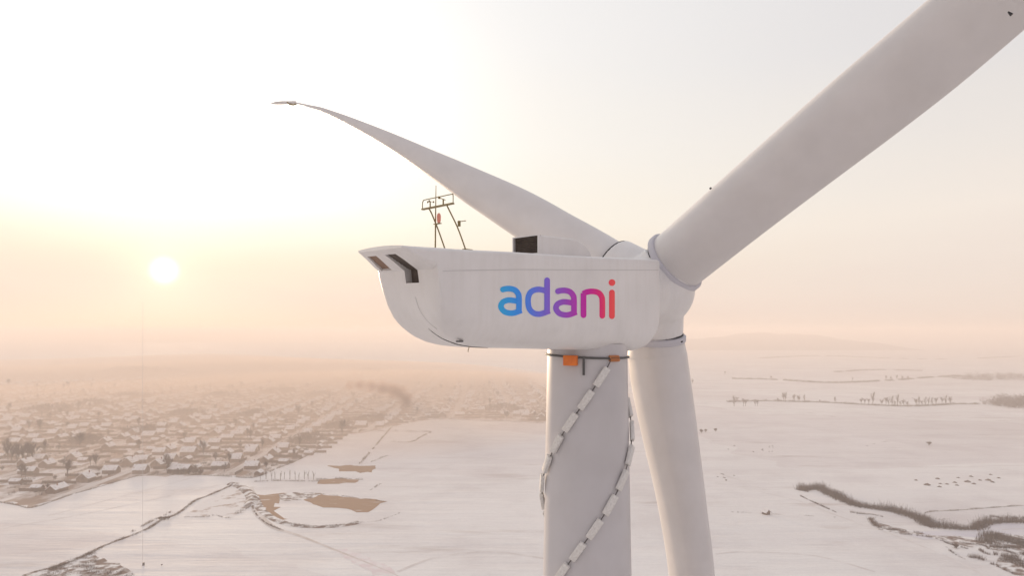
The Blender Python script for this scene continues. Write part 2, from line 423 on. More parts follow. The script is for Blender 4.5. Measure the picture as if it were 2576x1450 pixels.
tag(turbine, 'huge white wind turbine with colourful lettering on its nacelle, towering over the snowy plain', 'wind turbine')

# ---- tower
ZT = 79.62
tw = MB(); n = 72
prof = [(0.05, 2.35), (8, 2.28), (35, 2.05), (60, 1.80), (70.5, 1.635), (74.8, 1.555), (75.0, 1.551), (79.0, 1.476), (ZT, 1.47)]
tw.loft([[V((TB.x + r * math.cos(2 * math.pi * k / n), TB.y + r * math.sin(2 * math.pi * k / n), z)) for k in range(n)] for z, r in prof])
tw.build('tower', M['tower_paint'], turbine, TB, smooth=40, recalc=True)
def tower_r(z):
    return lerp_table(prof, z)

# ---- nacelle shell
ZTOP = [(2.33, 2.79), (6.4, 2.57), (9.3, 2.44), (11.75, 2.34), (13.2, 2.31), (14.0, 2.34)]
ZBOT = [(2.33, 0.32), (2.40, 0.04), (2.52, -0.18), (2.72, -0.41), (2.95, -0.55), (3.25, -0.63), (3.7, -0.66), (6, -0.57), (9, -0.475), (10.5, -0.43), (11.2, -0.38),
        (11.7, -0.29), (12.15, -0.13), (12.5, 0.10), (12.72, 0.36), (12.86, 0.66), (12.96, 1.05), (13.03, 1.42), (13.09, 1.78), (13.3, 1.91), (13.6, 2.09), (13.9, 2.24), (14.0, 2.285)]
def section(s, zt, zb, rb, rt=0.10, crown=0.14, inset=0.0):
    w = HALF - inset; pts = []
    hgt = zt - zb
    rb = min(rb, hgt * 0.45); rt = min(rt, hgt * 0.4)
    nb, ntp, ntop, nside, nbot = 9, 4, 8, 7, 6
    for i in range(ntop + 1):                       # top, far to near
        x = -(w - rt) + 2 * (w - rt) * i / ntop
        pts.append((x, zt + crown * (1 - (x / w) ** 2) * min(1, hgt / 0.6 + 0.25)))
    zc = pts[-1][1]
    for i in range(1, ntp + 1):
        a = math.pi / 2 * (1 - i / ntp); pts.append((w - rt + rt * math.cos(a), zc - rt + rt * math.sin(a)))
    z0, z1 = pts[-1][1], zb + rb
    for i in range(1, nside + 1): pts.append((w, z0 + (z1 - z0) * i / nside))
    for i in range(1, nb + 1):
        a = -math.pi / 2 * i / nb; pts.append((w - rb + rb * math.cos(a), zb + rb + rb * math.sin(a)))
    for i in range(1, nbot + 1): pts.append(((w - rb) * (1 - 2 * i / nbot), zb))
    for i in range(1, nb + 1):
        a = -math.pi / 2 - math.pi / 2 * i / nb; pts.append((-(w - rb) + rb * math.cos(a), zb + rb + rb * math.sin(a)))
    for i in range(1, nside + 1): pts.append((-w, z1 + (z0 - z1) * i / nside))
    for i in range(1, ntp):
        a = math.pi - math.pi / 2 * i / ntp; pts.append((-(w - rt) + rt * math.cos(a), zc - rt + rt * math.sin(a)))
    return pts
stn = [2.33, 2.36, 2.40, 2.46, 2.52, 2.62, 2.75, 2.9, 3.05, 3.25, 3.45, 3.7, 3.95, 4.5, 5.2, 6, 7, 8, 9, 9.8, 10.5, 10.9, 11.2, 11.45, 11.7, 11.95, 12.15, 12.33, 12.5, 12.62,
       12.72, 12.80, 12.86, 12.91, 12.96, 13.0, 13.03, 13.06, 13.09, 13.3, 13.6, 13.9, 14.0]
def smooth_bot(s):
    if s > 13.08: return lerp_table(ZBOT, s)
    d = 0.10 if 3.0 < s < 12.6 else 0.02
    return sum(lerp_table(ZBOT, s + d * q) for q in (-1, -0.5, 0, 0.5, 1)) / 5
rings = []
for s in stn:
    zb = smooth_bot(s); rb = lerp_table([(2.33, 0.5), (4, 0.80), (10, 0.95), (12, 0.75), (12.9, 0.45), (13.09, 0.32), (13.3, 0.12), (14, 0.03)], s)
    sh = lerp_table([(2.33, 0.06), (2.42, 0.015), (2.55, 0.0)], s)
    rings.append([nac_skewed(s, x, z) for x, z in section(s, lerp_table(ZTOP, s) - sh, zb, rb, inset=sh)])
nm = MB().loft(rings)
nacelle = nm.build('nacelle', M['paint'], turbine, TB, recalc=True)
# vents cut into the rear: one on the sloping lip, one bending down over the rear wall
def prism(poly, n0, n1):
    m = MB(); a = [nac_skewed(s, n0, z) for s, z in poly]; b = [nac_skewed(s, n1, z) for s, z in poly]; k = len(poly)
    m.add(a + b, [tuple(range(k)), tuple(reversed(range(k, 2 * k)))] + [(i, i + k, (i + 1) % k + k, (i + 1) % k) for i in range(k)])
    return m
cutters = []
VENT_A = [(13.84, 2.35 - 0.22), (13.78, 1.80), (13.0, 1.45), (13.12, 1.80), (12.98, 1.98), (13.6, 2.22)]
polyA = [(13.80, 2.02), (13.80, 1.9), (13.16, 1.60), (13.16, 1.86), (13.02, 1.98), (13.66, 2.16)]
polyA = [(13.86, 2.06), (13.24, 1.70), (13.04, 1.95), (13.70, 2.26)]
polyB = [(13.86, 2.06), (13.26, 1.70), (13.22, 1.42), (12.60, 1.46), (12.62, 1.97), (13.0, 2.10), (13.70, 2.26)]
for nm_, pl, a, b in (('vent_a', polyA, -1.34, -0.67), ('vent_b', polyB, -0.04, 0.67)):
    c = prism(pl, a, b).build(nm_, M['paint'], None, recalc=True); cutters.append(c)
nacelle.location = (0, 0, 0)
bpy.context.view_layer.update()
for c in cutters:
    md = nacelle.modifiers.new('cut', 'BOOLEAN'); md.operation = 'DIFFERENCE'; md.object = c; md.solver = 'EXACT'
bpy.context.view_layer.update()
dg = bpy.context.evaluated_depsgraph_get()
me2 = bpy.data.meshes.new_from_object(nacelle.evaluated_get(dg))
nacelle.modifiers.clear(); nacelle.data = me2
for c in cutters: bpy.data.objects.remove(c)
smooth_mesh(me2, 32)
# dark grilles at the bottom of the cuts, each with slats
def vent(poly, n0, n1, mm, gap):
    m = MB()
    for i in range(len(poly) - 1):
        (s0, z0), (s1, z1) = poly[i], poly[i + 1]
        m.add([nac_skewed(s0, n0, z0), nac_skewed(s0, n1, z0), nac_skewed(s1, n1, z1), nac_skewed(s1, n0, z1)], [(0, 1, 2, 3)])
    v = m.build('vent', mm, nacelle, TB)
    return v
vent([(13.72, 2.205), (13.08, 1.885)], -1.33, -0.68, M['vent_brown'], 0.1)
vb = vent([(13.70, 2.205), (13.02, 1.87), (12.86, 1.82), (12.82, 1.43)], -0.03, 0.66, M['vent_dark'], 0.1)
vb['label'] = 'dark vent slot bending down the rear wall'

# seam between upper and lower shell, on both flat sides
sm = MB()
for sg in (1, -1):
    ss = [2.5 + 10.3 * i / 24 for i in range(25)]
    zc = lambda s: 2.41 - (s - 2.33) * 0.0655
    a = [nac_skewed(s, sg * (HALF + 0.005), zc(s) + 0.012) for s in ss]; b = [nac_skewed(s, sg * (HALF + 0.005), zc(s) - 0.012) for s in ss]
    k = len(ss); sm.add(a + b, [(i, i + 1, i + 1 + k, i + k) for i in range(k - 1)])
sm.build('seam', M['seam'], nacelle, TB)
# rib under the seam hides the joint of the roof shell
# hatch gap under the rear and its little wire hook
def bottom_pt(s, n, d=0.01):
    return nac_skewed(s, n, smooth_bot(s) - d)
hg = MB()
gp = [(12.55, 0.5), (12.3, 0.62), (11.95, 0.74), (11.5, 0.84), (11.0, 0.9), (10.6, 0.92)]
gp = catmull([(s, n, 0) for s, n in gp], 5)
hg.tube([bottom_pt(p.x, p.y, 0.0) for p in gp], [0.022 - 0.018 * abs(i / (len(gp) - 1) * 2 - 1) for i in range(len(gp))], 6)
hg.build('hatch_gap', M['rubber'], nacelle, TB)
hk = MB(); p0 = bottom_pt(11.35, 0.95, 0.0)
hk.tube([p0, p0 + V((-0.005, 0, -0.05)), p0 + V((-0.03, 0, -0.12)), p0 + V((-0.025, 0, -0.17))], 0.012, 6)
hk.build('wire_hook', M['dark_metal'], nacelle, TB)
dr = MB(); p0 = side(1119, 861)[0]; q = nac_skewed(11.9, 1.25, smooth_bot(11.9) + 0.03)
dr.box(q, (0.22, 0.07, 0.04), axes=(A_, B_, V((0, 0, 1)))); dr.build('drain_slot', M['rubber'], nacelle, TB)

# faint joint in the rear shell
def rear_s(z):
    pts_ = [(z_, s_) for s_, z_ in ZBOT if s_ > 10]
    return lerp_table(sorted(pts_), z)
pj = MB(); jp = [(1.05 - 0.09 * i, 0.38 + 0.012 * i * i * 0.5) for i in range(11)]
pj.tube([nac_skewed(rear_s(z) + 0.004, n, z) for z, n in jp], 0.007, 5); pj.build('panel_joint', M['seam'], nacelle, TB)

# ---- lettering: rounded strokes, flat print on the side wall
def gradient_mat():
    m = bpy.data.materials.new('lettering_gradient'); m.use_nodes = True; t = m.node_tree; b = t.nodes['Principled BSDF']; b.inputs['Roughness'].default_value = 0.7; b.inputs['Specular IOR Level'].default_value = 0.08
    c = N(t, 'ShaderNodeTexCoord'); d = N(t, 'ShaderNodeVectorMath', operation='DOT_PRODUCT'); d.inputs[1].default_value = A_; t.links.new(c.outputs['Object'], d.inputs[0])
    lo = (side(1253, 760)[0] - TB).dot(A_); hi = (side(1548, 760)[0] - TB).dot(A_)
    mr_ = N(t, 'ShaderNodeMapRange'); mr_.inputs['From Min'].default_value = lo; mr_.inputs['From Max'].default_value = hi; t.links.new(d.outputs['Value'], mr_.inputs['Value'])
    r = ramp(t, LETTER_STOPS, 'LINEAR'); t.links.new(mr_.outputs[0], r.inputs[0]); t.links.new(r.outputs[0], b.inputs['Base Color'])
    return m
def _ltr(x):  # where along the word a photo column lies on the wall
    lo = (side(1253, 760)[0] - TB).dot(A_); hi = (side(1548, 760)[0] - TB).dot(A_)
    return ((side(x, 760)[0] - TB).dot(A_) - lo) / (hi - lo)
def pc(r, g_, b_, k=1.75): return tuple(min(1.0, x * k) for x in srgb(r, g_, b_))
LETTER_STOPS = [(0.0, pc(45, 140, 185)), (_ltr(1300), pc(50, 122, 195)), (_ltr(1335), pc(72, 105, 190)), (_ltr(1380), pc(110, 85, 175)), (_ltr(1420), pc(128, 66, 160)),
                (_ltr(1455), pc(155, 45, 145)), (_ltr(1480), pc(165, 28, 128)), (_ltr(1510), pc(186, 38, 100)), (_ltr(1530), pc(200, 60, 75)), (1.0, pc(215, 75, 72))]
M['lettering'] = gradient_mat()
Zx = lambda p: (872.5 + 0.3426 * p[0], 402.7 + 0.3426 * p[1])
SW = 21.0
def stroke(m, pts, proud, cap0=True, cap1=True, k=8, smooth=True):
    P = [V((p[0], p[1], 0)) for p in pts]
    if smooth and len(P) > 2: P = catmull(P, k)
    l, r = [], []
    for i, p in enumerate(P):
        t = (P[min(i + 1, len(P) - 1)] - P[max(i - 1, 0)]).normalized(); nn = V((-t.y, t.x, 0))
        l.append(p + nn * SW); r.append(p - nn * SW)
    vs = l + r; kk = len(P); fs = [(i, i + 1, i + 1 + kk, i + kk) for i in range(kk - 1)]
    for on, idx, sg in ((cap0, 0, -1), (cap1, kk - 1, 1)):
        if not on: continue
        t = (P[min(idx + 1, kk - 1)] - P[max(idx - 1, 0)]).normalized(); nn = V((-t.y, t.x, 0)); b = len(vs)
        arc = [P[idx] + nn * SW * math.cos(a) + t * sg * SW * math.sin(a) for a in [math.pi * q / 10 for q in range(1, 10)]]
        vs += arc; fs.append((idx, *[b + q for q in range(9)], idx + kk))
    m.add([side(*Zx((v.x, v.y)), proud)[0] for v in vs], fs)
def letter_a(dx, dy):
    m = MB(); o = lambda L_: [(x + dx, y + dy) for x, y in L_]
    stroke(m, o([(1264, 1119), (1264, 1010), (1256, 980), (1234, 956), (1200, 946), (1167, 947), (1147, 952)]), 0.008, False, True)
    stroke(m, o([(1283, 1104), (1236, 1122), (1200, 1126), (1160, 1116), (1137, 1092), (1132, 1070), (1145, 1046), (1172, 1033), (1200, 1030), (1268, 1040)]), 0.004, False, False)
    return m
letter_a(0, 0).build('letter', M['lettering'], nacelle, TB)
m = MB(); stroke(m, [(1471, 884), (1471, 1124)], 0.008, True, False, smooth=False)
stroke(m, [(1475, 967), (1432, 954), (1395, 952), (1356, 967), (1335, 1000), (1331, 1046), (1341, 1094), (1370, 1124), (1405, 1133), (1440, 1127), (1490, 1108)], 0.004, False, False)
m.build('letter', M['lettering'], nacelle, TB)
letter_a(404, 13).build('letter', M['lettering'], nacelle, TB)
m = MB(); stroke(m, [(1738, 978), (1738, 1141)], 0.008, False, True, smooth=False)
stroke(m, [(1733, 984), (1765, 970), (1805, 966), (1846, 975), (1870, 1003), (1876, 1040), (1876, 1145)], 0.004, False, True)
m.build('letter', M['lettering'], nacelle, TB)
m = MB(); stroke(m, [(1947, 974), (1947, 1148)], 0.006, smooth=False)
dotp = [(1947 + 24.5 * math.cos(2 * math.pi * q / 28), 901 + 24.5 * math.sin(2 * math.pi * q / 28)) for q in range(28)]
m.add([side(*Zx(p), 0.006)[0] for p in dotp], [tuple(range(28))])
m.build('letter', M['lettering'], nacelle, TB)

# ---- intake hood on the roof
def hood_pt(s, n, z): return nac(s, n, z)
hp = [(8.53, 3.17), (6.9, 3.21), (6.5, 3.17), (6.2, 3.09), (5.97, 2.96), (5.82, 2.80), (5.75, 2.62)]
hd = MB()
n0, n1 = -0.12, 1.0
near_top = [nac(s, n1 - 0.03, z) for s, z in hp]; near_side = [nac(s, n1, z - 0.03) for s, z in hp]
far_top = [nac(s, n0 + 0.03, z) for s, z in hp]; far_side = [nac(s, n0, z - 0.03) for s, z in hp]
near_bot = [nac(s, n1, 2.42) for s, z in hp]; far_bot = [nac(s, n0, 2.42) for s, z in hp]
rows_ = [near_bot, near_side, near_top, far_top, far_side, far_bot]
k = len(hp)
hd.add([p for r in rows_ for p in r], [(j * k + i, j * k + i + 1, (j + 1) * k + i + 1, (j + 1) * k + i) for j in range(5) for i in range(k - 1)])
# rim of the opening: a frame 6 cm wide, 5 cm deep
def frame(m, s, z0, z1, a, b, w, d):
    for (na, nb_, za, zb_) in ((a, b, z1 - w, z1), (a, b, z0, z0 + w), (a, a + w, z0 + w, z1 - w), (b - w, b, z0 + w, z1 - w)):
        m.box(nac(s + d / 2, (na + nb_) / 2, (za + zb_) / 2), (d, nb_ - na, zb_ - za), axes=(A_, B_, V((0, 0, 1))))
frame(hd, 8.53, 2.56, 3.19, n0 - 0.01, n1 + 0.02, 0.035, 0.05)
hood = hd.build('intake_hood', M['paint'], turbine, TB, smooth=35, recalc=True)
ig = MB()
ig.add([nac(8.44, n, z) for n, z in ((n0, 2.5), (n1, 2.5), (n1, 3.17), (n0, 3.17))], [(0, 1, 2, 3)])
ig.build('intake_grille', M['vent_dark'], hood, TB)
for i in range(7):
    z = 2.70 + 0.062 * i
    sl_ = MB().box(nac(8.47, (n0 + n1) / 2, z), (0.06, n1 - n0 - 0.1, 0.012), axes=(A_, B_, V((0, 0, 1))))
    sl_.build('slat', M['vent_dark'], hood, TB)

# ---- weather mast on the roof
def mp_(s, n, z): return nac(s, n, z)
wm = MB()
def roofz(s, n): return lerp_table(ZTOP, s) + 0.14 * (1 - (n / HALF) ** 2) - 0.065 * n * lerp_table([(10, 0.0), (13.2, 0.6), (14, 1.0)], s)
for nb_, nt_ in ((0.15, 0.2), (1.05, 0.98)):
    wm.tube(catmull([mp_(11.72, nb_, roofz(11.7, nb_) - 0.02), mp_(12.0, (nb_ + nt_) / 2, 3.0), mp_(12.27, nt_, 3.45), mp_(12.36, nt_, 3.58), mp_(12.4, nt_, 3.63)], 5), 0.021, 8)
wm.box(mp_(12.4, 0.595, 3.62), (0.09, 1.36, 0.04), axes=(A_, B_, V((0, 0, 1))))
wm.tube(catmull([mp_(12.4, -0.08, 3.64), mp_(12.4, -0.08, 3.78), mp_(12.4, -0.05, 3.86), mp_(12.4, 0.03, 3.885), mp_(12.4, 0.6, 3.885), mp_(12.4, 1.2, 3.885), mp_(12.4, 1.265, 3.87), mp_(12.4, 1.27, 3.64)], 6), 0.014, 6)
wm.box(mp_(11.66, 1.05, roofz(11.66, 1.05) + 0.01), (0.30, 0.12, 0.03), axes=(A_, B_, V((0, 0, 1))))
wm.tube([mp_(12.02, 1.02, 3.18), mp_(11.9, 1.25, 3.2)], 0.012, 6)
wm.box(mp_(11.98, 1.05, 3.13), (0.06, 0.06, 0.16), axes=(A_, B_, V((0, 0, 1))))
mast = wm.build('weather_mast', M['dark_metal'], turbine, TB, smooth=40, recalc=True)
lr = MB().tube([mp_(12.1, 0.135, roofz(12.1, 0.135) - 0.02), mp_(12.1, 0.15, 3.4), mp_(12.1, 0.17, 4.33)], [0.024, 0.02, 0.009], 8)
lr.build('lightning_rod', M['dark_metal'], mast, TB, smooth=60)
an = MB()
an.tube([mp_(12.4, 0.27, 3.64), mp_(12.4, 0.27, 3.80)], 0.02, 8)
for q in range(3):
    a = 2 * math.pi * q / 3 + 0.4; d = A_ * math.cos(a) + B_ * math.sin(a); c = mp_(12.4, 0.27, 3.80)
    an.tube([c, c + d * 0.09], 0.007, 5); an.tube([c + d * 0.075 + V((0, 0, -0.0)), c + d * 0.10, c + d * 0.125], [0.012, 0.032, 0.010], 8)
an.build('anemometer', M['dark_metal'], mast, TB, smooth=60)
wv = MB(); wv.tube([mp_(12.4, 0.85, 3.64), mp_(12.4, 0.85, 3.79)], 0.022, 8)
wv.tube([mp_(12.3, 0.82, 3.79), mp_(12.52, 0.88, 3.80)], 0.012, 6); wv.box(mp_(12.54, 0.84, 3.82), (0.08, 0.010, 0.07), axes=(A_, B_, V((0, 0, 1))))
wv.build('wind_vane', M['dark_metal'], mast, TB)
wl = MB(); c = mp_(12.1, 0.30, 3.22)
wl.tube([c, c + V((0, 0, 0.03)), c + V((0, 0, 0.06)), c + V((0, 0, 0.18)), c + V((0, 0, 0.25)), c + V((0, 0, 0.29))], [0.045, 0.045, 0.056, 0.062, 0.05, 0.015], 14)
wl.build('warning_lamp', M['red_lamp'], mast, TB, smooth=50)
lb = MB().box(mp_(12.1, 0.24, 3.20), (0.09, 0.28, 0.02), axes=(A_, B_, V((0, 0, 1)))); lb.build('lamp_bracket', M['dark_metal'], mast, TB)

# ---- hub
HC = V((5.97, 28.75, 1.84 + CAM_H))
AX = V((0.6905, 0.7150, 0.1094))
hm = bmesh.new()
bmesh.ops.create_uvsphere(hm, u_segments=40, v_segments=24, radius=1.60, matrix=Matrix.Translation(HC))
roots = {}
for kk, b in BLADES.items():
    r0 = V(b['rows'][0][:3]) + V((0, 0, CAM_H)); d = (V(b['rows'][1][:3]) - V(b['rows'][0][:3])).normalized(); Rr = b['rows'][0][3]
    roots[kk] = (r0, d, Rr)
    if kk == 2: e = r0 + d * 0.34; a = r0 - d * 1.4; rs = Rr + 0.24
    else: a = HC + (r0 - HC) * 0.15; e = r0 - d * 0.10; rs = Rr * 1.01
    mtx = Matrix.Translation((a + e) / 2) @ (e - a).to_track_quat('Z', 'Y').to_matrix().to_4x4()
    bmesh.ops.create_cone(hm, cap_ends=True, segments=40, radius1=rs * 1.02, radius2=rs, depth=(e - a).length, matrix=mtx)
a, e = HC - AX * 1.9, HC + AX * 0.5
mtx = Matrix.Translation((a + e) / 2) @ AX.to_track_quat('Z', 'Y').to_matrix().to_4x4()
bmesh.ops.create_cone(hm, cap_ends=True, segments=40, radius1=1.25, radius2=1.4, depth=2.4, matrix=mtx)
bmesh.ops.translate(hm, verts=hm.verts, vec=-TB)
hme = bpy.data.meshes.new('hub'); hm.to_mesh(hme); hm.free(); hme.materials.append(M['paint'])
hub = bpy.data.objects.new('hub', hme); COL.objects.link(hub)
md = hub.modifiers.new('r', 'REMESH'); md.mode = 'VOXEL'; md.voxel_size = 0.05
md = hub.modifiers.new('s', 'SMOOTH'); md.factor = 0.5; md.iterations = 14
bpy.context.view_layer.update()
me3 = bpy.data.meshes.new_from_object(hub.evaluated_get(bpy.context.evaluated_depsgraph_get()))
hub.modifiers.clear(); hub.data = me3; smooth_mesh(me3, 180); hub.parent = turbine

# ---- blades
def blade(kk):
    b = BLADES[kk]; m = MB(); ec, et = b['ec'], b['et']; ns = 40; rings = []
    C = catmull([(r[0], r[1], r[2]) for r in b['rows']], 4); W = catmull([(r[3], r[4], 0) for r in b['rows']], 4)
    for i, (c, w) in enumerate(zip(C, W)):
        f = min(1.0, i / 22.0)                       # circle at the root, aerofoil further out
        ring = []
        for q in range(ns):
            a = 2 * math.pi * q / ns
            x = math.cos(a) * w.x; y = math.sin(a) * w.y * (1 + 0.25 * f * math.cos(a)) / (1 + 0.08 * f)
            ring.append(c + V((0, 0, CAM_H)) + ec * x + et * y)
        rings.append(ring)
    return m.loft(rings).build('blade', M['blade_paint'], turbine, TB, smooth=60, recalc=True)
blades = {k: blade(k) for k in BLADES}
def ring_band(c, d, prof_, n=56):
    u = d.cross(V((0.3, 0.1, 0.95))).normalized(); w = d.cross(u); m = MB()
    m.loft([[c + d * x + (u * math.cos(2 * math.pi * q / n) + w * math.sin(2 * math.pi * q / n)) * r for q in range(n)] for x, r in prof_])
    return m
for kk, (r0, d, Rr) in roots.items():
    if kk == 2:
        ring_band(r0, d, [(0.335, Rr), (0.34, Rr + 0.20), (0.385, Rr + 0.20), (0.39, Rr)]).build('root_seal', M['rubber'], blades[kk], TB, smooth=40, recalc=True); continue
    ring_band(r0, d, [(-0.04, Rr), (-0.03, Rr + 0.09), (0.0, Rr + 0.13), (0.19, Rr + 0.13), (0.24, Rr + 0.09), (0.25, Rr)]).build('root_collar', M['collar'], blades[kk], TB, smooth=40, recalc=True)
    ring_band(r0, d, [(-0.14, Rr * 0.9), (-0.13, Rr + 0.015), (-0.05, Rr + 0.015), (-0.04, Rr * 0.9)]).build('root_seal', M['rubber'], blades[kk], TB, smooth=40, recalc=True)
# turned tip brake on the far blade
def px3(x, y, Y): return V(((x - 1288) / F * Y, Y, CAM_H + (HZ - y) / F * Y))
bt = MB(); rr_ = []
for x, y, Y, h, t in ((744, 257, 46.3, 0.10, 0.05), (728, 257.5, 46.35, 0.10, 0.06), (716, 257.8, 46.4, 0.09, 0.25), (702, 259, 46.5, 0.06, 0.30), (690, 260.5, 46.6, 0.035, 0.2), (681, 261, 46.65, 0.012, 0.05)):
    c = px3(x, y, Y); rr_.append([c + V((0, 0, 1)) * h * math.sin(2 * math.pi * q / 12) + V((0.5, 0.87, 0)) * t * math.cos(2 * math.pi * q / 12) for q in range(12)])
bt.loft(rr_).build('blade_tip', M['paint'], blades[2], TB, smooth=50, recalc=True)
tb = MB().tube([px3(722, 257, 46.3), px3(728, 262, 46.3), px3(738, 263.5, 46.3), px3(746, 261, 46.3)], 0.05, 6); tb.build('tip_hinge', M['dark_metal'], blades[2], TB)
# small drain/lightning receptor marks
rc = MB().tube([px3(2536, 29, 18.62), px3(2545, 37, 18.58)], [0.02, 0.045], 8); rc.build('receptor', M['rubber'], blades[1], TB)
for x, y, Y, kk in ((1714, 861, 28.05, 3), (1786, 475, 25.9, 1)):
    c = px3(x, y, Y); MB().tube([c, c + V((0.03, -0.05, 0.02))], 0.035, 8).build('receptor', M['rubber'], blades[kk], TB)

# ---- strap round the tower top with orange box and coil (they only hang on it)
def tw_pt(phi, z, out=0.0):
    r = tower_r(z) + out; a = R(phi)
    return V((TB.x + r * math.sin(a), TB.y - r * math.cos(a), z))
def tilt_z(phi): return 79.17 - 0.05 * math.sin(R(phi)) - 0.02 * math.cos(R(2 * phi))
cb = MB(); pts = [tw_pt(p, tilt_z(p), 0.045) for p in range(-180, 180, 6)]
cb.tube(pts + [pts[0]], 0.04, 8, cap=False)
tag(cb.build('steel_cable', M['cable'], smooth=60), 'dark steel cable tied round the tower just under the nacelle', 'cable')
def tangent(phi): a = R(phi); return V((math.cos(a), math.sin(a), 0)), V((math.sin(a), -math.cos(a), 0))
ob = MB(); ph = -27; tx, nn_ = tangent(ph); c = tw_pt(ph, 79.06, 0.15)
def rbox(m, c, size, axes, bev=0.03):
    bm = bmesh.new(); bmesh.ops.create_cube(bm, size=1.0)
    bmesh.ops.scale(bm, vec=size, verts=bm.verts); bmesh.ops.bevel(bm, geom=bm.edges[:], offset=bev, segments=2, affect='EDGES', profile=0.5)
    bm.verts.index_update()
    m.add([V(c) + axes[0] * v.co.x + axes[1] * v.co.y + axes[2] * v.co.z for v in bm.verts], [[v.index for v in f.verts] for f in bm.faces]); bm.free()
obx = empty('junction_box', c)
tag(obx, 'bright orange box hanging from the cable at the tower top', 'junction box')
rbox(ob, c, (0.50, 0.20, 0.36), (tx, nn_, V((0, 0, 1)))); ob.build('housing', M['orange'], obx, c, smooth=30)
st_ = MB(); c2 = tw_pt(-10.5, 78.88, 0.10); t2, n2 = tangent(-10.5)
st_.box(c2, (0.085, 0.03, 0.66), axes=(t2, n2, V((0, 0, 1))))
tag(st_.build('webbing_strap', M['cable']), 'dark webbing strap end dangling beside the orange box', 'strap')
co = MB(); pts = []
for q in range(0, 12 * 9):
    f = q / (12 * 9); p = 24 + 16 * f; c = tw_pt(p, tilt_z(p) - 0.01, 0.06); t2, n2 = tangent(p); a = 2 * math.pi * q / 12
    pts.append(c + n2 * (0.075 * math.cos(a)) + V((0, 0, 1)) * (0.10 * math.sin(a)))
co.tube(pts, 0.018, 6)
tag(co.build('rope_coil', M['orange_rope'], smooth=60), 'orange rope wound in tight turns round the tower cable', 'rope coil')

# ---- two ropes of white blocks spiralling down the tower
PITCH = 14.65
blk = MB(); rbox(blk, (0, 0, 0), (0.76, 0.14, 0.25), (V((1, 0, 0)), V((0, 1, 0)), V((0, 0, 1))), 0.025)
blk_me = None
def spiral(z_at, ph0, ph1, lab, b0):
    global blk_me
    zf = lambda p: z_at - (22 - p) / 360 * PITCH
    root = empty('spoiler_rope', tw_pt(ph0, CAM_H + zf(ph0), 0.1)); loc = root.location.copy()
    tag(root, lab, 'spiral rope', 'ropes of white blocks wound round the tower')
    m = MB(); pts = []; p = ph0
    while p >= ph1:
        pts.append(tw_pt(p, CAM_H + zf(p), 0.10)); p -= 4
    m.tube(pts, 0.022, 6); m.build('rope', M['rope'], root, loc, smooth=60)
    if ph0 < 100:
        e = MB().tube([tw_pt(28, 79.12, 0.06), tw_pt(25, 79.03, 0.08), tw_pt(ph0, CAM_H + zf(ph0), 0.10)], 0.02, 6); e.build('rope_end', M['rope'], root, loc)
    p = b0; rnd = random.Random(int(b0))
    step = 0.965 / math.hypot(R(1) * 1.58, PITCH / 360)
    while p > ph1 + 6:
        z = CAM_H + zf(p); c = tw_pt(p, z, 0.115); tx, nn_ = tangent(p)
        ax = (tx * (R(1) * 1.58) + V((0, 0, PITCH / 360))).normalized(); az = nn_.cross(ax).normalized()
        if blk_me is None:
            o = blk.build('block', M['foam'], root, None, smooth=30); blk_me = o.data
        else:
            o = bpy.data.objects.new('block', blk_me); COL.objects.link(o); o.parent = root
        mt = Matrix((ax, nn_, az)).transposed().to_4x4(); mt.translation = c - loc
        tw_ = Matrix.Rotation(R(rnd.uniform(-7, 7)), 4, 'X') @ Matrix.Rotation(R(rnd.uniform(-3, 3)), 4, 'Z')
        o.matrix_local = mt @ tw_
        for q in (-1, 1):
            pass
        p -= step
spiral(-1.10, 21, -290, 'upper rope of white foam blocks spiralling down from the orange coil', 12.0)
spiral(-5.98, 146, -190, 'lower rope of white foam blocks coming round the tower from behind', 140.0)

# ================================================================ landscape on the ground
def poly_ground(name, pts, m, z, kind='structure', jit=0.0, seed=1, label=None, cat=None):
    rnd = random.Random(seed); P = []
    for i, p in enumerate(pts):
        q = pts[(i + 1) % len(pts)]; d = (V(q) - V(p)); k = max(1, int(d.length / 3.5)) if jit else 1
        for j in range(k):
            c = V(p) + d * (j / k)
            if jit: c += V((rnd.uniform(-jit, jit), rnd.uniform(-jit, jit) * 1.6, 0)) * (1.0 if j % 3 else 0.4)
            P.append(V((c.x, c.y, 0)))
    tris = tessellate_polygon([P]); mb = MB(); mb.add([(p.x, p.y, z) for p in P], [tuple(t) for t in tris])
    o = mb.build(name, m, None)
    for p in o.data.polygons:
        if p.normal.z < 0: p.flip()
    return tag(o, label, cat, kind=kind)
def px_line(pts, k=6): return catmull([at(x, y) for x, y in pts], k)
def strip_ground(name, line, width, m, z, kind='structure'):
    a, b = [], []
    for i, p in enumerate(line):
        t = (line[min(i + 1, len(line) - 1)] - line[max(i - 1, 0)]).normalized(); nn = V((-t.y, t.x, 0)); w = width[i] if isinstance(width, list) else width
        a.append((p.x + nn.x * w / 2, p.y + nn.y * w / 2, z)); b.append((p.x - nn.x * w / 2, p.y - nn.y * w / 2, z))
    k = len(line); mb = MB(); mb.add(a + b, [(i + k, i + 1 + k, i + 1, i) for i in range(k - 1)])
    o = mb.build(name, m, None)
    return tag(o, kind=kind)
